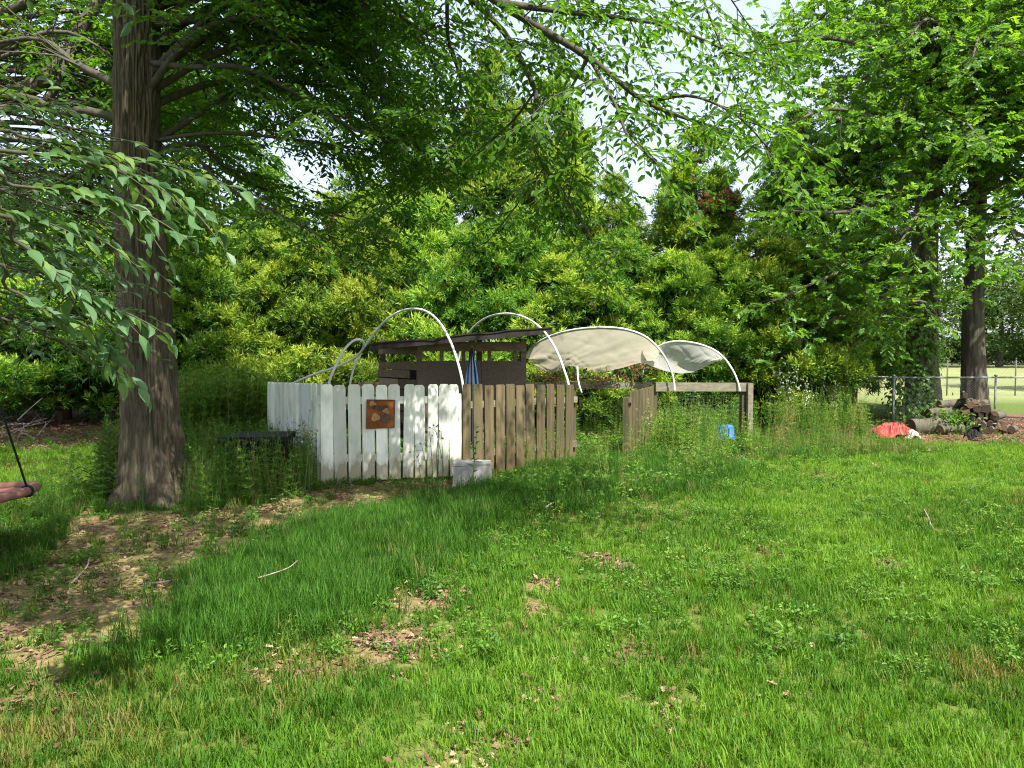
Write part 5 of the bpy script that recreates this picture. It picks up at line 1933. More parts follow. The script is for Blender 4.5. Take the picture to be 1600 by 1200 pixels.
# ------------------------------------------------------------------ coop
def coop():
    d0 = 11.6
    c = P(650, 600, d0)
    t = empty('chicken_coop', (c[0], c[1], 0))
    tag(t, 'dark brown chicken coop with sloping flat roof behind the fences', 'coop')
    # corner at px 652 d 11.6; front runs right and slightly away; left side runs back
    F0 = np.array([P(652, 600, 11.5)[0], 11.5, 0])
    F1 = np.array([P(822, 600, 11.9)[0], 11.9, 0])
    L1 = np.array([P(592, 600, 12.3)[0], 12.3, 0])
    fx = norm(F1 - F0)
    lx = norm(L1 - F0)

    def zt(px, py, d):
        return P(px, py, d)[2]

    def board(a, b, za, zb, name, mat, th=.022, lab=None):
        g = Geo()
        a, b = np.array(a, float), np.array(b, float)
        a[2] = b[2] = (za + zb) / 2
        g.beam(a, b, th, abs(zb - za))
        # object origin at the board so that its grain follows it
        o = put(name, g.mesh(name, [mat]), t)
        if lab:
            o['label'] = lab
        return o
    nf = np.array([fx[1], -fx[0], 0])    # outwards, to the camera
    nl = np.array([-lx[1], lx[0], 0])
    if nl[1] > 0:
        nl = -nl
    # posts
    for p in (F0 + fx * .04 - nf * .06, (F0 + F1) / 2 - nf * .06, F1 - fx * .04 - nf * .055, L1 - lx * .04 - nl * .06, L1 + (F1 - F0) - fx * .05):
        g = Geo()
        g.box((p[0], p[1], .88), (.085, .085, 1.76), math.atan2(fx[1], fx[0]))
        put('post', g.mesh('post', [M['coop_wood']]), t)
    # front: fascia board, open strip, panels
    W = np.linalg.norm(F1 - F0)
    board(F0, F1, zt(730, 549, 11.7), zt(730, 534, 11.7), 'board', M['coop_wood'])
    board(F0 - nf * .003, F0 + fx * W * .58 - nf * .003, .3, zt(730, 564, 11.6), 'panel', M['coop_panel'], .016)
    board(F0 + fx * W * .585 - nf * .003, F1 - nf * .003, .3, zt(800, 564, 11.8), 'panel', M['coop_panel'], .016)
    board(F0 + fx * .02 - nf * .03, F1 - nf * .03, 0, .28, 'board', M['coop_wood'])
    for u in (.22, .42, .66, .90):
        p = F0 + fx * W * u - nf * .03
        g = Geo()
        g.box((p[0], p[1], (zt(730, 564, 11.6) + zt(730, 549, 11.6)) / 2), (.06, .03, .2), math.atan2(fx[1], fx[0]))
        put('slat', g.mesh('slat', [M['coop_wood']]), t)
    # right end boards up to the roof
    R1 = F1 + (L1 - F0) * .9
    board(F1 + [.0, .02, 0], R1, .3, .85, 'panel', M['coop_panel'], .016)
    # left side boards (uneven)
    rows = [(553.5, 534.5, 0, 1.0, 'coop_wood'), (577, 566, 0, .98, 'coop_wood'), (590, 578, .18, 1.0, 'coop_wood'), (607, 592, .0, .45, 'coop_wood'), (605, 592, .47, .97, 'coop_pale'), (622, 609, 0, 1.0, 'coop_wood'), (640, 625, 0, 1.0, 'coop_wood'), (660, 643, 0, 1.0, 'coop_wood')]
    for i, (yb, ya, u0, u1, mt) in enumerate(rows):
        off = nl * (.004 * (i % 3))
        a, b = F0 + (L1 - F0) * u0 + off, F0 + (L1 - F0) * u1 + off
        board(a, b, zt(620, yb, 11.9), zt(620, ya, 11.9), 'board', M[mt])
    # back wall
    Bk0, Bk1 = L1, L1 + (F1 - F0)
    board(Bk0, Bk1, .2, 1.25, 'panel', M['coop_panel'], .016)
    # roof: a thin sloping sheet with a frayed edge, high on the right
    nx, ny = 40, 10
    corners = [P(575, 536, 11.15), P(864, 509, 10.95), None, None]
    corners[2] = corners[1] + [-.15, 2.1, -.02]
    corners[3] = corners[0] + [.15, 2.1, -.02]
    g = Geo()
    u, v = np.meshgrid(np.linspace(0, 1, nx), np.linspace(0, 1, ny))
    u, v = u.ravel()[:, None], v.ravel()[:, None]
    top = (corners[0] * (1 - u) + corners[1] * u) * (1 - v) + (corners[3] * (1 - u) + corners[2] * u) * v
    nz = (vnoise(u[:, 0] * 9, v[:, 0] * 4, 0, 5) - .5) * .035
    nz -= .03 * np.exp(-((u[:, 0] - .36) / .03) ** 2) * (1 - v[:, 0])
    top[:, 2] += nz
    bot = top - [0, 0, .02]
    i = np.arange(ny - 1)[:, None] * nx
    j = np.arange(nx - 1)[None]
    q = np.stack([i + j, i + j + 1, i + nx + j + 1, i + nx + j], -1).reshape(-1, 4)
    n = nx * ny
    e = []
    for k in range(nx - 1):
        e.append([k + 1, k, n + k, n + k + 1])
        b_ = (ny - 1) * nx
        e.append([b_ + k, b_ + k + 1, n + b_ + k + 1, n + b_ + k])
    for k in range(ny - 1):
        e.append([k * nx, (k + 1) * nx, n + (k + 1) * nx, n + k * nx])
        e.append([(k + 1) * nx + nx - 1, k * nx + nx - 1, n + k * nx + nx - 1, n + (k + 1) * nx + nx - 1])
    g.add(np.vstack([top, bot]), [q, (q + n)[:, ::-1], np.array(e)])
    put('roof', g.mesh('roof', [M['roofing']]), t)
    # rafters under it
    a0 = corners[0] + [.02, .03, -.065]
    a1 = corners[1] + [-.01, .03, -.068]
    g = Geo()
    g.beam(a0, a1, .035, .09)
    put('fascia', g.mesh('fascia', [M['roofing']]), t)
    for u in (.08, .35, .65, .95):
        g = Geo()
        a = corners[0] * (1 - u) + corners[1] * u + [0, .05, -.06]
        b = corners[3] * (1 - u) + corners[2] * u + [0, 0, -.06]
        g.beam(a, b, .04, .07)
        put('rafter', g.mesh('rafter', [M['coop_wood']]), t)

    # blue cloth hanging in front
    m = 13
    apex = P(737, 544, 11.2)
    bot_l, bot_r = P(727, 690, 11.15), P(748, 690, 11.1)
    o = empty('hanging_cloth', (apex[0], apex[1], 0))
    tag(o, 'folded blue cloth with grey patterned middle hanging before the coop', 'cloth')
    for nm, u0, u1, mt, dy in (('cloth_side', 0, .30, 'teal', 0), ('lining', .27, .68, 'lining', .012), ('cloth_side', .65, 1.0, 'teal', 0)):
        g = Geo()
        nv, nu = 14, 7
        V = []
        for a in range(nv):
            f = a / (nv - 1)
            wdt = min(1, (f / .35) ** .8) if f < .35 else 1
            for b in range(nu):
                u = u0 + (u1 - u0) * b / (nu - 1)
                c_ = (bot_l * (1 - u) + bot_r * u)
                p = apex * (1 - f) + np.array([c_[0], c_[1], c_[2]]) * f
                cx = apex[0] * (1 - f) + ((bot_l + bot_r) / 2)[0] * f
                p[0] = cx + (u - .5) * (bot_r[0] - bot_l[0]) * (.12 + .88 * wdt)
                p[1] += .025 * math.sin(u * 19) - dy
                V.append(p)
        i = np.arange(nv - 1)[:, None] * nu
        j = np.arange(nu - 1)[None]
        q = np.stack([i + j, i + j + 1, i + nu + j + 1, i + nu + j], -1).reshape(-1, 4)
        g.add(np.array(V), [q])
        put(nm, g.mesh(nm, [M[mt]], True), o)
    g = Geo()
    g.tubes(np.array([[apex[0], apex[1] + .02, 0], [apex[0], apex[1] + .02, apex[2] + .05]]), np.array([.014, .014]), 6)
    put('pole', g.mesh('pole', [M['coop_wood']]), o)


coop()


# ------------------------------------------------------------------ hoops and sheets
def hoops():
    def pipe(label, pts, rad=.0165, n=48, base=None):
        path = spline(pts, n)
        g = Geo()
        g.tubes(path, np.full(n, rad), 8)
        o = put('pipe_hoop', g.mesh('pipe_hoop', [M['pvc']], True))
        tag(o, label, 'hoop', 'white pipe hoops over the pen')
        return path
    pipe('highest white pipe hoop, arching from behind the white fence over the coop', [P(543, 640, 11.0), P(547, 600, 10.95), P(556, 566, 10.9), P(573, 536, 10.8), P(598, 505, 10.6), P(622, 488, 10.4), P(645, 482.5, 10.2), P(667, 487, 10.0), P(686, 503, 9.8), P(702, 530, 9.6), P(714, 562, 9.45), P(723, 600, 9.35), P(725.5, 640, 9.3), P(727, 700, 9.28)])
    pipe('bent white pipe folded over in a loop above the white fence corner', [P(512, 640, 9.9), P(514, 600, 9.9), P(524, 573, 9.9), P(537, 548, 9.95), P(550, 534, 10.0), P(561, 530.5, 10.05), P(568, 535, 10.15), P(567, 545, 10.3), P(556, 558, 10.5), P(540, 567, 10.7), P(515, 577, 10.9), P(485, 587, 11.1), P(455, 600, 11.3), P(440, 606, 11.4)], .017)
    pipe('white pipe hoop crossing the high right end of the coop roof', [P(712, 600, 13.7), P(718, 555, 13.65), P(728, 527, 13.5), P(742, 509, 13.2), P(762, 495.5, 12.7), P(787, 490, 12.1), P(812, 493, 11.6), P(836, 505, 11.2), P(856, 525, 10.9), P(872, 553, 10.65), P(882, 580, 10.5), P(888.5, 602, 10.42), P(891, 640, 10.38), P(892, 690, 10.36)])
    pipe('white pipe hoop along the top edge of the beige shade cloth', [P(812, 610, 13.2), P(817, 575, 13.15), P(826, 549, 13.0), P(842, 534, 12.8), P(865, 523, 12.6), P(900, 514.5, 12.3), P(940, 511.5, 12.1), P(975, 514, 11.95), P(1005, 524, 11.85), P(1025, 540, 11.8), P(1040, 560, 11.8), P(1049, 580, 11.8), P(1053, 597, 11.8), P(1054, 612, 11.78)])
    pipe('white pipe hoop coming out of the white sheet at the pen corner', [P(1003, 590, 13.4), P(1010, 562, 13.3), P(1028, 542, 13.1), P(1053, 533.5, 12.9), P(1085, 536, 12.7), P(1112, 545, 12.5), P(1130, 558, 12.4), P(1144, 577, 12.33), P(1153, 597, 12.3), P(1156, 612, 12.28)])
    pipe('short crooked white pipe stub at the weathered fence end', [P(902, 573, 10.6), P(903, 590, 10.55), P(905, 602, 10.5), P(909, 614, 10.5)], .013, 14)

    def drape(name, label, cat, top, bot, mat, nv=34, nu=90, bulge=.25, back=.6, seed=1, fold=.03):
        T, Bt = spline(top, nu), spline(bot, nu)
        V = []
        for a in range(nv):
            f = a / (nv - 1)
            row = T * (1 - f) + Bt * f
            row[:, 1] += back * math.sin(f * PI) * .5
            row[:, 2] -= bulge * math.sin(f * PI) * .25
            u = np.linspace(0, 1, nu)
            fo = (fbm(u * 7 + f * 2.2, f * 1.5 + u * 0, 0, seed, 3) - .5)
            fo2 = np.sin(u * 26 + f * 5 + seed) * .35 * np.exp(-((u - .5) / .35) ** 2)
            row[:, 1] += (fo * 2.2 + fo2 * .4) * fold * math.sin(min(1, f * 2.2) * PI / 2) * 2
            cr = (1 - np.abs(2 * vnoise(u * 9 - f * 5, f * 1.6, 0, seed + 40) - 1)) ** 5
            row[:, 1] -= cr * .028 * math.sin(min(1, f * 3) * PI / 2)
            row[:, 2] += fo * fold * math.sin(min(1, f * 2) * PI / 2)
            V.append(row)
        V = np.concatenate(V)
        i = np.arange(nv - 1)[:, None] * nu
        j = np.arange(nu - 1)[None]
        q = np.stack([i + j, i + j + 1, i + nu + j + 1, i + nu + j], -1).reshape(-1, 4)
        o = put(name, mesh_np(name, V, [q], [mat], None, True))
        tag(o, label, cat)
        return o
    drape('shade_cloth', 'large beige shade cloth sagging from the middle pipe hoop', 'cloth',
          [P(824, 552, 13.02), P(842, 535.5, 12.8), P(866, 524.5, 12.6), P(900, 516, 12.3), P(940, 513, 12.1), P(975, 515.5, 11.95), P(1004, 525, 11.86), P(1022, 539, 11.82), P(1031, 549, 11.82)],
          [P(823, 556, 13.3), P(834, 571, 13.4), P(862, 583, 13.4), P(888, 572, 13.4), P(900, 573, 13.35), P(925, 580, 13.3), P(950, 580, 13.2), P(985, 570, 13.1), P(1026, 560, 12.9)], M['shade_cloth'], seed=3, fold=.05, back=.3)
    drape('row_cover', 'white sheet sagging between the last two pipe hoops', 'cloth',
          [P(1003, 549, 12.2), P(1024, 540, 13.1), P(1053, 534.5, 12.9), P(1085, 537, 12.7), P(1112, 546, 12.52), P(1129, 556.5, 12.42)],
          [P(1004, 566, 12.2), P(1030, 576, 12.6), P(1052, 582.5, 12.75), P(1078, 582.5, 12.8), P(1105, 571, 12.75), P(1130, 558, 12.45)], M['film'], seed=8, fold=.03, back=.35)


hoops()


# ------------------------------------------------------------------ things round the pen
def small_things():
    r = np.random.default_rng(909)
    # concrete block
    c = G(738, 757)
    t = empty('concrete_block', c, (0, 0, .05))
    tag(t, 'pale grey concrete block at the foot of the fence joint', 'block')
    w, dp, h = .46, .30, .275
    g = Geo()
    V = []
    for z, s in ((-.03, 1.0), (.02, 1.03), (.03, 1.0), (h - .035, .965), (h - .03, .985), (h - .006, .98), (h, .955)):
        for x, y in ((-1, -1), (1, -1), (1, 1), (-1, 1)):
            V.append((x * w / 2 * s, y * dp / 2 * s, z))
    V = np.array(V) + r.normal(0, .003, (len(V), 3))
    q = []
    for i in range(6):
        for j in range(4):
            q.append([i * 4 + j, i * 4 + (j + 1) % 4, i * 4 + 4 + (j + 1) % 4, i * 4 + 4 + j])
    q.append([24, 25, 26, 27])
    g.add(V, [np.array(q)])
    put('body', g.mesh('body', [M['concrete']]), t, world_coords=False)
    g = Geo()
    g.tubes(np.array([[-.03, -.06, h + .001], [.03, -.04, h + .002], [.09, -.045, h + .002], [.13, -.03, h + .001]]), np.array([.002, .005, .004, .002]), 5)
    put('crack_fill', g.mesh('crack_fill', [M['roofing']]), t, world_coords=False)

    # black bin
    c0 = np.array([P(404, 700, 8.9)[0], 8.9, 0])
    t = empty('plastic_bin', c0, (0, 0, .12))
    tag(t, 'large black plastic bin standing in weeds beside the white fence', 'bin')
    g = Geo()
    w, dp, h = .74, .55, .56
    V, q = [], []
    for z, s in ((0, .9), (h - .07, 1.0)):
        for k in range(4):
            x, y = [(-1, -1), (1, -1), (1, 1), (-1, 1)][k]
            V.append((x * w / 2 * s, y * dp / 2 * s, z))
    g.add(np.array(V), [np.array([[0, 1, 5, 4], [1, 2, 6, 5], [2, 3, 7, 6], [3, 0, 4, 7], [3, 2, 1, 0]])])
    put('body', g.mesh('body', [M['black']]), t, world_coords=False)
    g = Geo()
    g.box((0, 0, h - .035), (w + .05, dp + .05, .065))
    put('rim', g.mesh('rim', [M['black']]), t, world_coords=False)
    for k in range(4):
        g = Geo()
        g.box((-.27 + k * .18, -dp / 2 - .006, .27), (.035, .03, .46))
        put('rib', g.mesh('rib', [M['black']]), t, world_coords=False)

    # blue tub
    c0 = np.array([P(1131, 680, 12.0)[0], 12.0, 0])
    t = empty('plastic_tub', c0)
    tag(t, 'blue plastic tub upturned in tall weeds near the corner post', 'tub')
    g = Geo()
    a = np.arange(20) * 2 * PI / 20
    V, q = [], []
    for z, rr in ((0.12, .215), (.16, .215), (.17, .20), (.36, .185), (.385, .175), (.39, .16)):
        for x in a:
            V.append((math.copysign(abs(math.cos(x)) ** .6, math.cos(x)) * rr, math.copysign(abs(math.sin(x)) ** .6, math.sin(x)) * rr * .7, z))
    for i in range(5):
        for j in range(20):
            q.append([i * 20 + j, i * 20 + (j + 1) % 20, i * 20 + 20 + (j + 1) % 20, i * 20 + 20 + j])
    g.add(np.array(V), [np.array(q), np.array([[100 + j for j in range(20)]])])
    put('body', g.mesh('body', [M['blue']], True), t, world_coords=False)
    g = Geo()
    ring = np.array([(math.copysign(abs(math.cos(x)) ** .6, math.cos(x)) * .22, math.copysign(abs(math.sin(x)) ** .6, math.sin(x)) * .155, .12) for x in np.append(a, a[0])])
    g.tubes(ring, np.full(len(ring), .012), 6)
    put('rim', g.mesh('rim', [M['blue']], True), t, world_coords=False)
    for k in (-1, 1):
        g = Geo()
        g.box((k * .06, -.142, .25), (.02, .012, .18))
        put('rib', g.mesh('rib', [M['blue']]), t, world_coords=False)
    t.location[2] = .03
    t.scale = (.82, .82, .82)

    # crumpled red plastic and its pale companion
    def crumple(name, label, cat, c, w, d, h, mat, seed, n=34):
        u, v = np.meshgrid(np.linspace(-1, 1, n), np.linspace(-1, 1, n))
        u, v = u.ravel(), v.ravel()
        rad = np.clip(1 - (u ** 2 + v ** 2) * .8, 0, 1)
        ridge = 1 - np.abs(2 * fbm(u * 1.6 + seed, v * 1.6, 0, seed, 4) - 1)
        z = h * (rad ** .7) * (.15 + 1.2 * ridge ** 2) + .012
        edge = .82 + .5 * (fbm(np.cos(np.arctan2(v, u)) * 1.5 + 5, np.sin(np.arctan2(v, u)) * 1.5, 0, seed + 4, 3) - .2)
        V = np.stack([c[0] + u * w / 2 * edge, c[1] + v * d / 2 * edge, z], 1)
        i = np.arange(n - 1)[:, None] * n
        j = np.arange(n - 1)[None]
        q = np.stack([i + j, i + j + 1, i + n + j + 1, i + n + j], -1).reshape(-1, 4)
        o = put(name, mesh_np(name, V, [q], [mat], None, False))
        tag(o, label, cat)
    crumple('crumpled_tarp', 'crumpled faded red tarp lying in front of the first fence post', 'tarp', G(1396, 682), .70, .7, .20, M['red'], 4)
    crumple('plastic_sheet', 'scrap of white plastic sheeting beside the red tarp', 'plastic scrap', G(1422, 684), .3, .4, .12, M['white_plastic'], 9)
    crumple('plastic_sheet', 'black scrap of sheeting behind the red tarp', 'plastic scrap', G(1425, 676), .3, .35, .12, M['black'], 12)
    crumple('plastic_bag', 'crumpled black plastic bag on leaf litter under the woodpile', 'bag', G(1519, 686), .26, .3, .14, M['black'], 15)

    # boards lying on the ground by the pen
    for i, (p0, p1, lab) in enumerate([((1068, 708), (1104, 714), 'short grey board half sunk in weeds near the gate'), ((1128, 706), (1163, 722), 'longer grey board lying at the pen corner')]):
        a, b = G(*p0), G(*p1)
        g = Geo()
        g.beam(a + [0, 0, .05], b + [0, 0, .035], .13, .035)
        o = put('board', g.mesh('board', [M['grey_wood']]))
        tag(o, lab, 'board')
    # log in the gateway
    g = Geo()
    a, b = G(934, 693) + [0, 0, .06], G(951, 690) + [0, 0, .07]
    g.tubes(np.array([a, (a + b) / 2, b]), np.array([.055, .06, .05]), 9)
    tag(put('log', g.mesh('log', [M['bark_con']], True)), 'short brown log on bare earth seen through the gateway', 'log')

    # sticks on the grass
    for pts, rad, mt, lab in [
        ([(853, 799), (860, 795), (868, 789), (876, 787)], .014, 'bone', 'bleached white stick lying on grass below the wooden fence'),
        ([(1443, 803), (1450, 818), (1456, 832), (1466, 841)], .006, 'dead', 'thin pale twig lying in the lawn on the right'),
        ([(404, 942), (430, 936), (452, 924), (466, 914)], .005, 'dead', 'thin curved twig across the long grass'),
        ([(225, 925), (265, 922), (300, 915), (345, 902)], .010, 'dead', 'grey stick on the bare earth strip'),
        ([(110, 925), (135, 900), (140, 882)], .006, 'dead', 'thin twig left of the bare earth strip'),
    ]:
        z = .035 if mt == 'bone' else .05
        zz = {'thin curved twig across the long grass': .16}.get(lab, z)
        p = spline([G(*q) + [0, 0, zz + .01 * (k % 2)] for k, q in enumerate(pts)], 12)
        g = Geo()
        g.tubes(p, np.linspace(rad, rad * .6, 12), 6)
        tag(put('stick', g.mesh('stick', [M[mt]], True)), lab, 'stick')

    # brush heap, each stick its own
    for k in range(18):
        px, py = r.uniform(-60, 62), r.uniform(655, 692)
        a = G(px, py)
        az = r.uniform(0, PI)
        ln = r.uniform(.3, 1.1)
        h = r.uniform(.03, .32)
        p = [a + [0, 0, .02], a + np.array([math.cos(az) * ln * .5, math.sin(az) * ln * .4, h * .8]) + r.normal(0, .03, 3), a + np.array([math.cos(az) * ln, math.sin(az) * ln * .8, h])]
        g = Geo()
        q = spline(p, 8)
        g.tubes(q, np.linspace(.018, .006, 8) * r.uniform(.5, 1.1), 5)
        for s in range(2):
            i = int(r.integers(2, 7))
            dd = norm(q[i] - q[i - 1] + r.normal(0, .08, 3))
            g.tubes(np.array([q[i], q[i] + dd * .12, q[i] + dd * .26 + [0, 0, .03]]), np.array([.006, .004, .002]), 4)
        tag(put('stick', g.mesh('stick', [M['dead']], True)), 'grey dead stick in the brush heap at the left edge', 'stick', 'sticks of the brush heap')
    g = Geo()
    q = spline([G(28, 668) + [0, 0, .15], P(45, 640, 14.6), P(66, 622, 14.6)], 8)
    g.tubes(q, np.linspace(.014, .006, 8), 5)
    tag(put('stick', g.mesh('stick', [M['bone']], True)), 'long pale stick slanting up out of the brush heap', 'stick')

    # dry vines on the back rail
    for k, (p0, w) in enumerate([((870, 590), 60), ((950, 594), 70), ((1000, 570), 60)]):
        g = Geo()
        for s in range(26):
            a = P(p0[0] + r.normal(0, w * .35), p0[1] + r.normal(0, 6), 13.25 + r.normal(0, .05))
            q = spline([a, a + r.normal(0, .09, 3), a + r.normal(0, .16, 3)], 6)
            g.tubes(q, np.linspace(.006, .002, 6), 4)
        m = 90
        pos = np.array([P(p0[0] + r.normal(0, w * .35), p0[1] + r.normal(0, 7), 13.22 + r.normal(0, .06)) for _ in range(m)])
        leaves_into(g, LEAF_OVAL, pos, norm(r.normal(0, 1, (m, 3))), norm(r.normal(0, 1, (m, 3))), r.uniform(.04, .08, m), .035, .5)
        tag(put('dry_vine', g.mesh('dry_vine', [M['dry']])), ['tangle of dead brown vine on the back rail by the wooden fence', 'tangle of dead brown vine in the middle of the back rail', 'tangle of dead brown vine under the sagging shade cloth'][k], 'vine')


small_things()


# ------------------------------------------------------------------ chain link fences and woodpile
def chain_fence(name, label, pts, h, nposts, hasmesh=True, spacing=.06, wire_r=.0010, mt='steel', rail=True):
    pts = [np.asarray(p, float) for p in pts]
    t = empty(name, (pts[0][0], pts[0][1], 0))
    tag(t, label, 'fence')
    for i in range(len(pts) - 1):
        a, b = pts[i], pts[i + 1]
        g = Geo()
        g.tubes(np.array([a + [0, 0, h], (a + b) / 2 + [0, 0, h - .01], b + [0, 0, h]]), np.full(3, .019), 7)
        if rail:
            put('rail', g.mesh('rail', [M[mt]], True), t)
        L = np.linalg.norm(b - a)
        for k in range(nposts[i] + (1 if i == len(pts) - 2 else 0)):
            p = a + (b - a) * k / nposts[i]
            g = Geo()
            g.tubes(np.array([p + [0, 0, -.05], p + [0, 0, h / 2], p + [0, 0, h + .03]]), np.full(3, .027 if k == 0 else .021), 8)
            o = put('post', g.mesh('post', [M[mt]], True), t)
            g = Geo()
            g.tubes(np.array([p + [0, 0, h + .025], p + [0, 0, h + .05], p + [0, 0, h + .062]]), np.array([.034, .03, .008]), 8)
            put('cap', g.mesh('cap', [M[mt]], True), o)
        # woven diamonds
        d = (b - a) / L
        nrm = np.array([-d[1], d[0], 0])
        n = int(L / spacing)
        hh = h - .05
        for sgn in (1, -1):
            s0 = np.linspace(-hh, L, int((L + hh) / spacing))
            lo, hi = [], []
            for s in s0:
                x0, x1 = s, s + hh
                z0, z1 = 0.0, hh
                if x0 < 0:
                    z0, x0 = -x0, 0
                if x1 > L:
                    z1, x1 = hh - (x1 - L), L
                if z1 <= z0:
                    continue
                if sgn < 0:
                    x0, x1 = L - x0, L - x1
                lo.append(a + d * x0 + [0, 0, z0 + .03] + nrm * .022 * -1 + nrm * .002 * sgn)
                hi.append(a + d * x1 + [0, 0, z1 + .03] + nrm * .022 * -1 + nrm * .002 * sgn)
            if sgn == 1:
                g = Geo()
            g.tubes(np.stack([np.array(lo), np.array(hi)], 1), np.full((len(lo), 2), wire_r), 3, False)
        o = put('wire_mesh', g.mesh('wire_mesh', [M[mt]]), t)
        tag(o, kind='stuff')
    return t


def right_side():
    r = np.random.default_rng(1010)
    A = G(1395, 666)
    Bp = np.array([A[0] - 1.6, A[1] + 4.5, 0])
    Cc = np.array([A[0] + 9.0, A[1] + .9, 0])
    chain_fence('chain_link_fence', 'low chain link fence with round rail running behind the woodpile', [Bp, A, Cc], P(1395, 590, A[1])[2], [2, 4])
    y2 = 25.0
    chain_fence('chain_link_fence', 'taller chain link fence far off along the bright field', [[P(1160, 600, y2)[0], y2, 0], [P(1373, 600, y2)[0], y2, 0], [P(1800, 600, y2)[0], y2, 0]], 1.22, [2, 4], True, .12, .0016, 'dark_steel', False)

    # woodpile: every log its own
    gx = G(1549, 678)
    def log_mesh(seed, rad, ln, split=False):
        rr = np.random.default_rng(seed)
        k = 12
        a = np.arange(k) * 2 * PI / k
        prof = rad * (1 + rr.normal(0, .06, k))
        if split:
            prof = np.where(np.sin(a) > .1, prof * .35, prof)
        g = Geo()
        V = []
        ys = np.linspace(-ln / 2, ln / 2, 5)
        for y in ys:
            s = 1 + rr.normal(0, .03)
            V += [(math.cos(a[i]) * prof[i] * s, y, math.sin(a[i]) * prof[i] * s) for i in range(k)]
        V = np.array(V)
        i = np.arange(4)[:, None] * k
        j = np.arange(k)[None]
        q = np.stack([i + j, i + k + j, i + k + (j + 1) % k, i + (j + 1) % k], -1).reshape(-1, 4)
        bark = mesh_np('log', V, [q], [M['bark_oak']], None, True)
        e = np.vstack([V[:k] * [.97, 1, .97] - [0, .001, 0], V[-k:] * [.97, 1, .97] - [0, .001, 0]])
        ends = mesh_np('cut_face', e[:k], [np.array([list(range(k))])], [M['cut_wood']])
        return bark, ends
    src = [log_mesh(s, rd, .5, sp) for s, rd, sp in ((1, .068, False), (2, .058, False), (3, .08, False), (4, .05, False), (5, .085, True), (6, .07, True))]
    n = 0
    for row in range(6):
        z = .07 + row * .118
        cnt = [9, 8, 7, 6, 4, 2][row]
        for k in range(cnt):
            m = int(r.integers(0, 6))
            cx = gx[0] - .02 + (k - (cnt - 1) / 2) * .138 + r.normal(0, .02) - row * .04
            t = empty('log', (cx, gx[1] + .28 + r.normal(0, .09), z + r.normal(0, .025)), (r.normal(0, .06), r.uniform(0, 6.28), r.normal(-.56, .12)))
            od = ['first', 'second', 'third', 'fourth', 'fifth', 'sixth', 'seventh', 'eighth', 'ninth', 'tenth']
            tag(t, 'cut log, %s from the left in the %s row of the woodpile' % (od[k], ['lowest', 'second lowest', 'third lowest', 'fourth lowest', 'fifth lowest', 'top'][row]), 'log', 'logs stacked end on in the woodpile')
            put('bark', src[m][0], t, world_coords=False)
            put('cut_face', src[m][1], t, world_coords=False)
            n += 1
    # long logs lying to the left of the stack
    for i, (p0, p1, dy, rad, z, lab) in enumerate([
        (1424, 1468, -.05, .15, .14, 'thick log with pale split end, lowest and leftmost by the stack'),
        (1446, 1510, .25, .12, .13, 'long grey log lying against the left of the stack'),
        (1452, 1516, .30, .11, .34, 'long grey log lying on top of the other, left of the stack'),
        (1470, 1504, -.15, .09, .09, 'dark log lying on the ground before the stack'),
        (1468, 1518, .35, .09, .52, 'topmost long log leaning on the left of the stack')]):
        a, b = P(p0, 600, gx[1] + dy), P(p1, 600, gx[1] + dy + .12)
        a[2], b[2] = z, z + .03
        t = empty('log', (a + b) / 2)
        tag(t, lab, 'log', 'long logs beside the woodpile')
        g = Geo()
        pth = spline([a, (a + b) / 2 + r.normal(0, .015, 3), b], 8)
        g.tubes(pth, rad * (1 + r.normal(0, .05, 8)), 12, False)
        put('bark', g.mesh('bark', [M['bark_oak']], True), t)
        for e, dd in ((pth[0], pth[0] - pth[1]), (pth[-1], pth[-1] - pth[-2])):
            g = Geo()
            dd = norm(dd)
            s = norm(np.cross(dd, [0, 0, 1.0]))
            u = np.cross(s, dd)
            k = np.arange(12) * 2 * PI / 12
            ring = e + dd * .002 + rad * .96 * (np.cos(k)[:, None] * s + np.sin(k)[:, None] * u)
            g.add(ring, [np.array([list(range(12))])])
            put('cut_face', g.mesh('cut_face', [M['cut_wood']]), t)

    # ivy at the foot of the first oak
    b = P(1438, 632, 16.0)
    g = Geo()
    m = 1500
    az = r.uniform(PI, 2 * PI, m)
    z = r.uniform(0, 1, m) ** 1.3 * 3.2
    rad = .40 + r.exponential(.06, m) + .12 * np.exp(-z / .4)
    pos = np.stack([b[0] - .02 + np.cos(az) * rad, 16.4 + np.sin(az) * rad, z], 1)
    leaves_into(g, LEAF_OVAL, pos, norm(np.stack([np.cos(az) * .5 + r.normal(0, .5, m), np.sin(az) * .5, -r.uniform(.2, 1, m)], 1)), norm(np.stack([np.cos(az), np.sin(az), r.uniform(0, .8, m)], 1)), r.uniform(.07, .12, m), r.uniform(.06, .085, m), np.clip(.45 + r.normal(0, .2, m), 0, 1))
    for s in range(8):
        a0 = r.uniform(PI, 2 * PI)
        zz = np.linspace(0, r.uniform(1.5, 3), 10)
        g.tubes(np.stack([b[0] + np.cos(a0 + .2 * np.sin(zz * 3)) * .40, 16.4 + np.sin(a0 + .2 * np.sin(zz * 3)) * .40, zz], 1), np.full(10, .006), 4)
    tag(put('ivy', g.mesh('ivy', [M['oak']])), 'ivy climbing the oak trunk behind the first chain link post', 'ivy')
    # creeper over the stack
    g = Geo()
    m = 260
    c = np.array([gx[0] - .75, gx[1] - .05, 0])
    pos = c + np.stack([r.normal(0, .22, m), r.normal(0, .12, m), np.abs(r.normal(.25, .16, m))], 1)
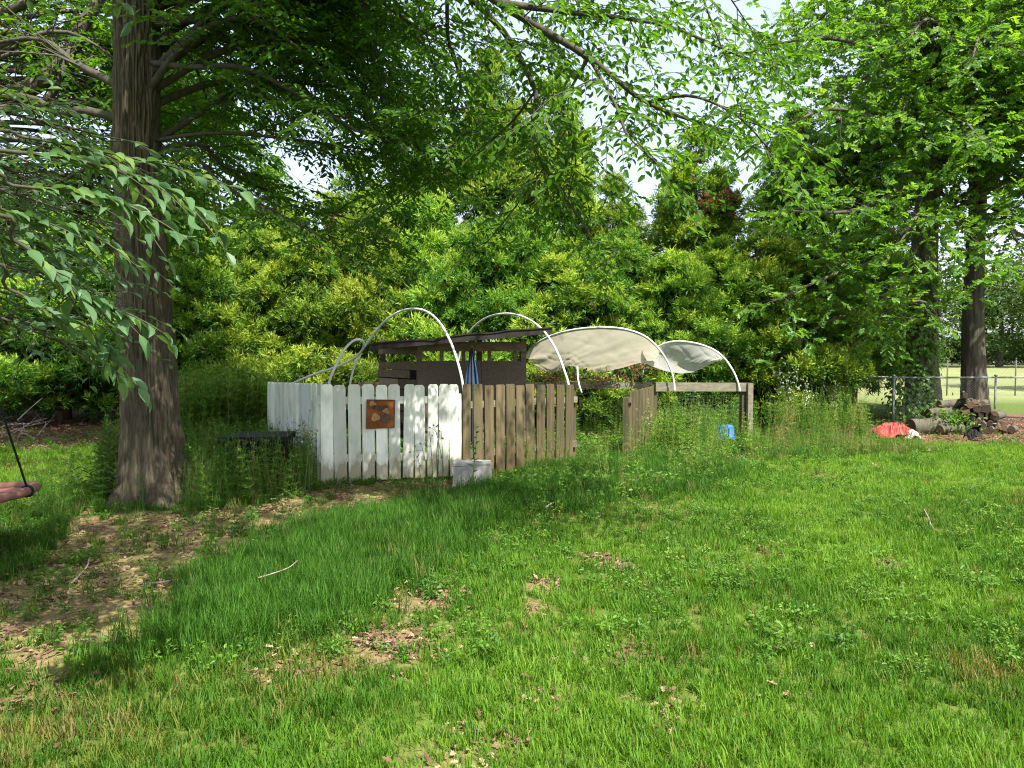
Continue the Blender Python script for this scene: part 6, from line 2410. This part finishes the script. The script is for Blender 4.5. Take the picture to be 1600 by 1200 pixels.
    leaves_into(g, LEAF_OVAL, pos, norm(r.normal(0, 1, (m, 3)) + [0, -.5, -.2]), norm(r.normal(0, .5, (m, 3)) + [0, -.5, 1]), r.uniform(.06, .10, m), r.uniform(.03, .05, m), np.clip(.4 + r.normal(0, .2, m), 0, 1))
    for s in range(9):
        a = c + [r.normal(0, .15), r.normal(0, .08), 0]
        g.tubes(spline([a, a + r.normal(0, .1, 3) * [1, 1, 0] + [0, 0, .2], a + r.normal(0, .2, 3) * [1, 1, 0] + [0, 0, .42]], 7), np.linspace(.004, .0015, 7), 4)
    tag(put('creeper', g.mesh('creeper', [M['oak']])), 'green creeper growing over the logs left of the stack', 'creeper')


right_side()


# ------------------------------------------------------------------ single weeds one can point at
def single_weeds():
    r = np.random.default_rng(1111)
    M['plant'] = leaf_mat('plant_leaf', [(0.0, (0.035, 0.09, 0.018)), (1.0, (0.12, 0.2, 0.04))], 0.4, 0.5, 0.35)

    def plant(label, base, h, lean, nleaf, Lf, asp, head=None, stems=1, t0=.15, name='weed', tpl=LEAF_LANCE, tint=.6, spread=.05, up=.35):
        base = np.asarray(base, float)
        t = empty(name, base)
        tag(t, label, 'weed', None)
        sg, lg, hg = Geo(), Geo(), Geo()
        for s in range(stems):
            b = base + [r.normal(0, spread), r.normal(0, spread), -.01]
            hh = h * (1 if s == 0 else r.uniform(.7, .98))
            tip = b + np.array([lean[0] + r.normal(0, .04), lean[1] + r.normal(0, .03), hh])
            pts = spline([b, (b + tip) / 2 + r.normal(0, .02, 3), tip], 12)
            sg.tubes(pts, np.linspace(.0055, .002, 12), 5)
            m = nleaf
            tt = np.linspace(t0, 1, m)
            p, d = path_sample(pts, tt)
            az = np.arange(m) * 2.4 + r.normal(0, .3, m)
            dd = norm(np.stack([np.cos(az), np.sin(az), up + .5 * tt], 1))
            nr = norm(np.stack([-np.cos(az) * .5, -np.sin(az) * .5, np.ones(m)], 1))
            ll = r.uniform(.8, 1.2, m) * Lf * (1.2 - .6 * tt)
            leaves_into(lg, tpl, p, dd, nr, ll, ll * asp, np.clip(tint + r.normal(0, .15, m), 0, 1))
            if head:
                for q in range(head):
                    i = int(r.integers(7, 12))
                    a = pts[i]
                    dirn = norm(r.normal(0, 1, 3) + [0, 0, 1.2])
                    e = a + dirn * r.uniform(.05, .16)
                    sg.tubes(np.array([a, (a + e) / 2 + [0, 0, .01], e]), np.array([.002, .0015, .001]), 3)
                    mm = 16
                    leaves_into(hg, LEAF_LANCE, np.repeat(e[None], mm, 0), norm(r.normal(0, 1, (mm, 3)) + [0, 0, .3]), norm(r.normal(0, 1, (mm, 3))), r.uniform(.012, .024, mm), .008, .5)
        put('stem', sg.mesh('stem', [M['stem']], True), t)
        if nleaf:
            put('leaves', lg.mesh('leaves', [M['plant']]), t)
        if head:
            tag(put('seed_heads', hg.mesh('seed_heads', [M['seed'] if name == 'seed_stalk' else M['seed_dull']]), t), kind='stuff')
    labs = ['tallest stalk with white seed tufts, right of the corner post', 'stalk with white seed tufts left of the tallest one', 'stalk with white seed tufts leaning over the rough grass', 'bare stalk with few seed tufts behind the others', 'stalk with white seed tufts nearest the oak foliage', 'short stalk with seed tufts in the rough grass']
    for (px, py, ytop), lab in zip([(1236, 672, 553), (1228, 676, 566), (1246, 680, 585), (1262, 670, 590), (1272, 672, 562), (1288, 674, 605)], labs):
        b = G(px, py)
        h = P(px, ytop, b[1])[2]
        plant(lab, b, h, (r.normal(0, .08), 0), 12, .10, .2, 16, 4, .1, 'seed_stalk', spread=.12)
    b = G(806, 722)
    plant('bushy weed with whorled narrow leaves before the wooden pickets', b, P(806, 682, b[1])[2], (0, 0), 46, .13, .2, None, 3, .1)
    b = G(740, 778)
    plant('thin climbing weed with round leaves in front of the concrete block', b, P(740, 668, b[1])[2], (.03, .02), 12, .085, .75, None, 1, .1, 'weed', LEAF_OVAL, .7)
    b = G(485, 770)
    plant('thin seeding weed before the bowed white panel', b, P(482, 645, b[1])[2], (0, 0), 22, .05, .16, 6, 4, .2)
    b = G(668, 772)
    plant('thin wiry weed before the white pickets near the block', b, P(668, 672, b[1])[2], (0, 0), 14, .045, .16, 3, 3, .2)
    b = G(690, 776)
    plant('second wiry weed between the first and the block', b, P(690, 662, b[1])[2], (0, 0), 14, .045, .16, 3, 3, .2)
    b = G(172, 785)
    plant('leafy sapling against the left foot of the big trunk', b, P(172, 655, b[1])[2], (.02, 0), 50, .12, .3, None, 4, .15, 'sapling', LEAF_OVAL, .55, .1)
    b = G(148, 780)
    plant('low dark sapling with a sideways stem left of the big trunk', b, .42, (-.22, 0), 18, .10, .35, None, 2, .3, 'sapling', LEAF_OVAL, .2)
    b = G(1412, 690)
    plant('pale upright weed in front of the red tarp', b, P(1412, 645, b[1])[2], (-.05, 0), 16, .12, .18, None, 2, .1, 'weed', LEAF_LANCE, .9)
    b = G(1444, 688)
    plant('pale upright weed right of the red tarp', b, P(1444, 630, b[1])[2], (.02, 0), 20, .12, .18, None, 2, .1, 'weed', LEAF_LANCE, .9)
    b = G(960, 690)
    plant('bright weed growing against the back netting', b, P(962, 612, 12.8)[2], (.1, .1), 40, .2, .16, None, 2, .5, 'weed', LEAF_LANCE, .95)
    b = G(1006, 722)
    plant('tall seeding weed at the near edge of the open gate', b, P(1012, 630, b[1])[2], (.06, 0), 24, .06, .2, 8, 3, .2, 'weed', LEAF_LANCE, .9)
    b = G(775, 735)
    plant('tall yellowish seeding weed before the wooden pickets', b, P(775, 650, b[1])[2], (0, 0), 30, .05, .2, 8, 4, .2, 'weed', LEAF_LANCE, .95)
    b = G(755, 740)
    plant('yellowish seeding weed right behind the concrete block', b, P(757, 640, b[1])[2], (0, 0), 30, .05, .2, 6, 3, .2, 'weed', LEAF_LANCE, .9)
    b = G(385, 842)
    plant('low green weed on the bare earth strip', b, .2, (0, 0), 12, .09, .5, None, 2, .1, 'weed', LEAF_OVAL, .5)


single_weeds()


# ------------------------------------------------------------------ swing
def swing():
    d = 5.3
    edge = P(62, 766, d)
    c = np.array([edge[0] - .66, d + .05, .49])
    t = empty('saucer_swing', c)
    tag(t, 'dusty pink saucer swing with black centre hanging at the left edge', 'swing')
    n = 48
    a = np.linspace(0, 2 * PI, n + 1)
    tilt = .10
    ring = np.stack([np.cos(a) * .50, np.sin(a) * .50, np.cos(a) * .50 * tilt + .0 * a], 1) + c
    g = Geo()
    rr = .034 * (1 + .06 * np.sin(a * 26))
    g.tubes(ring, rr, 10, False)
    put('rim', g.mesh('rim', [M['swing']], True), t)
    # fabric: pink outer band, black middle, sagging
    for nm, r0, r1, mt in (('outer_band', .33, .485, 'swing'), ('mat', 0.0, .335, 'black')):
        V, q = [], []
        ks = np.linspace(r0, r1, 6)
        m = 48
        for k in ks:
            for i in range(m):
                x = i * 2 * PI / m
                z = -.09 * (1 - (k / .5) ** 2) + math.cos(x) * k * tilt + .004 * math.sin(x * 30)
                V.append(c + [math.cos(x) * k, math.sin(x) * k, z])
        for i in range(5):
            for j in range(m):
                q.append([i * m + j, i * m + (j + 1) % m, (i + 1) * m + (j + 1) % m, (i + 1) * m + j])
        g = Geo()
        g.add(np.array(V), [np.array(q)])
        put(nm, g.mesh(nm, [M[mt]], True), t)
    top = np.array([c[0] + .02, c[1] + .1, 3.4])
    # ropes: from the rim to a ring overhead
    for ang in (.12, 1.7, 3.3, 4.85):
        p = c + [math.cos(ang) * .5, math.sin(ang) * .5, math.cos(ang) * .5 * tilt + .02]
        if ang == .12:
            hi = P(-4, 622, d - .02)
            dirn = (hi - p) / (hi[2] - p[2])
            top = p + dirn * (3.4 - p[2])
    for ang in (.12, 1.7, 3.3, 4.85):
        p = c + [math.cos(ang) * .5, math.sin(ang) * .5, math.cos(ang) * .5 * tilt + .02]
        g = Geo()
        g.tubes(np.array([p, (p + top) / 2, top]), np.full(3, .0075), 6)
        o = put('rope', g.mesh('rope', [M['rope']], True), t)
        g = Geo()
        aa = np.linspace(0, 2 * PI, 12)
        tang = norm(np.array([-math.sin(ang), math.cos(ang), 0]))
        out = norm(np.array([math.cos(ang), math.sin(ang), 0]))
        knot = p - [0, 0, .02] + (np.cos(aa)[:, None] * out + np.sin(aa)[:, None] * np.array([0, 0, 1])) * .041
        g.tubes(knot, np.full(12, .009), 6)
        put('knot', g.mesh('knot', [M['rope']], True), o)
    g = Geo()
    aa = np.linspace(0, 2 * PI, 14)
    g.tubes(top + np.stack([np.cos(aa) * .04, np.zeros(14), np.sin(aa) * .04 + .03], 1), np.full(14, .006), 6)
    g.tubes(np.array([top + [0, 0, .07], top + [0, 0, 1.2], top + [0, 0, 2.6]]), np.full(3, .008), 6)
    put('hanger', g.mesh('hanger', [M['rope']], True), t)


swing()
